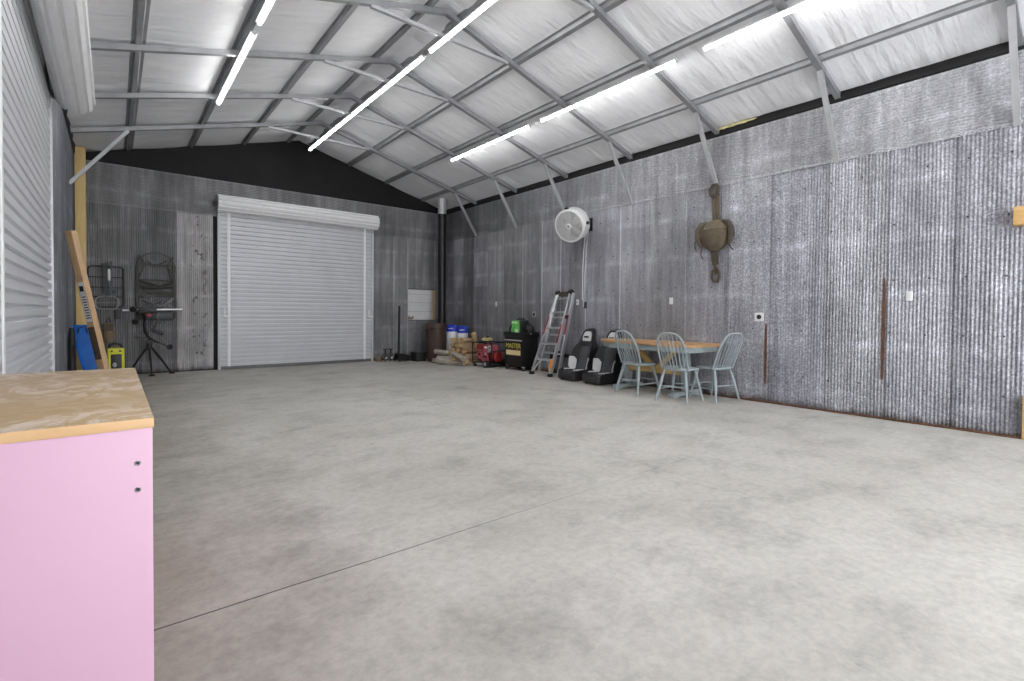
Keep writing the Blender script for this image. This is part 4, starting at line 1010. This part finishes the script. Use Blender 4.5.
plate(6.22, 1.33, .06, .12, 'dark hook plate below the fan beside the white socket', 'wall_hook', .010, 'hook', 'darkgrey')
plate(4.422, 1.381, .062, .105, 'small white switch plate on the wall above the table', 'light_switch')
plate(3.066, 1.145, .12, .115, 'white square socket with round black hole right of the chairs', 'power_socket', .032, 'socket')
plate(1.455, 1.393, .062, .105, 'white blank switch plate on the bright corrugated wall at right', 'light_switch')
# rust strips at open seams
for y, z0, z1, lab in ((2.975, .24, 1.06, 'narrow rusty upright strip on the wall right of the chairs'), (1.685, .45, 1.60, 'narrow rusty upright strip on the wall left of the blank switch plate')):
    b = MB(); n = 14; rings = []
    for i in range(n + 1):
        s = i / n; w_ = .016 * (1 - .5 * abs(2 * s - 1) ** 3) * (1 + .15 * math.sin(i * 2.1)); rings.append([(XR - .024, y - w_, z0 + (z1 - z0) * s), (XR - .024, y + w_, z0 + (z1 - z0) * s), (XR - .006, y + w_, z0 + (z1 - z0) * s), (XR - .006, y - w_, z0 + (z1 - z0) * s)])
    b.loft(rings); tag(b.build('rusty_strip', 'rust'), lab, 'strip')
# wooden block end at the right edge
b = MB(); b.box((XR - .09, .505, 2.13), (.16, .30, .175), bevel=.006); o = b.build('wall_shelf', 'block_wood'); tag(o, 'short honey coloured wooden shelf block high on the wall at the right edge', 'shelf')
b = MB(); b.box((XR - .055, .54, .205), (.05, .05, .42), bevel=.004); o = b.build('wood_offcut', 'block_wood'); tag(o, 'short upright wooden offcut on the floor at the right edge', 'wood')

# ---------------------------------------------------------------- canvas saddle pouch hanging on the right wall
t = thing('hanging_pouch', 'brown canvas saddle pouch with straps hanging on the right wall', 'pouch', (XR - .03, 3.69, 2.31))
# front pouch: half round sack, flat across the top
b = MB(); rings = []
for i in range(13):
    q = i / 12; z = .13 - .36 * q; hw_ = max(.03, .205 * (1 - q ** 2.8) ** .5); d = .03 + .10 * math.sin(PI * min(1, .22 + .75 * q)) ** .7
    rings.append([(-.005, hw_, z), (-d * .75, hw_ * .97, z), (-d, hw_ * .6, z), (-d * 1.06, 0, z), (-d, -hw_ * .6, z), (-d * .75, -hw_ * .97, z), (-.005, -hw_, z)])
b.loft(rings); b.build('pouch_body', 'leather', t, angle=60)
b = MB(); rings = []
for i in range(9):
    q = i / 8; y = -.20 + .40 * q; d = .07 + .045 * math.sin(PI * q); rings.append([(-d - .01, y, .055), (-d - .035, y, .085), (-d * .6, y, .16 + .06 * math.sin(PI * q)), (-.01, y, .17 + .06 * math.sin(PI * q)), (-.01, y, .055)])
b.loft(rings); b.build('pouch_flap', 'flap_canvas', t, angle=40)
for q in (-1, 1):
    b = MB(); b.tube([(-.05, q * .12, .19), (-.07, q * .20, .17), (-.08, q * .245, .09), (-.07, q * .25, -.03), (-.05, q * .20, -.15)], [.025, .035, .042, .042, .022], 12); b.build('side_pad', 'leather' if q > 0 else 'leather_dark', t)
b = MB()
for y in (-.055, .03): b.bar((-.03, y, .20), (-.025, y + .02, .60), .034, .012, (1, 0, 0), .003)
b.bar((-.022, -.012, .20), (-.02, 0.0, .62), .04, .010, (1, 0, 0), .003); b.build('upper_strap', 'leather', t)
b = MB(); b.tube([(-.03, .03, .54), (-.035, .075, .60), (-.035, .085, .68), (-.02, .05, .735), (-.02, .0, .74), (-.035, -.03, .69), (-.035, -.02, .60), (-.03, .02, .54)], .024, 8); b.build('hanging_loop', 'leather_dark', t)
b = MB(); b.bar((-.03, .02, -.20), (-.03, -.01, -.42), .10, .014, (1, 0, 0), .004); b.bar((-.035, .0, -.38), (-.035, -.02, -.56), .04, .014, (1, 0, 0), .003); b.build('lower_strap', 'leather_dark', t)
b = MB(); b.tube([(-.03, -.02, -.46), (-.035, .035, -.52), (-.035, .045, -.60), (-.03, .01, -.66), (-.03, -.05, -.66), (-.035, -.075, -.60), (-.035, -.06, -.52), (-.03, -.02, -.46)], .020, 8); b.build('lower_loop', 'leather_dark', t)
b = MB(); b.tube([(-.06, .26, .0), (-.07, .30, -.10), (-.05, .29, -.20)], .008, 6); b.tube([(-.06, .18, -.14), (-.07, .20, -.26), (-.05, .18, -.33)], .010, 6); b.tube([(-.06, -.22, -.14), (-.06, -.25, -.2), (-.05, -.28, -.23)], .009, 6); b.build('tie_cord', 'leather_dark', t)
b = MB(); b.box((-.115, .11, .10), (.02, .02, .03), bevel=.005); b.build('buckle', 'grey_plastic', t)

# ---------------------------------------------------------------- world and render look
wd = bpy.data.worlds.new('sky'); scn.world = wd; wd.use_nodes = True
bg = wd.node_tree.nodes['Background']; bg.inputs[0].default_value = (.97, .98, 1., 1); bg.inputs[1].default_value = 6.6
vs_ = scn.view_settings; vs_.view_transform = 'Standard'; vs_.look = 'None'; vs_.gamma = 1; vs_.exposure = .35; vs_.use_curve_mapping = False
scn.cycles.use_denoising = True
scn.cycles.max_bounces = 10; scn.cycles.diffuse_bounces = 6
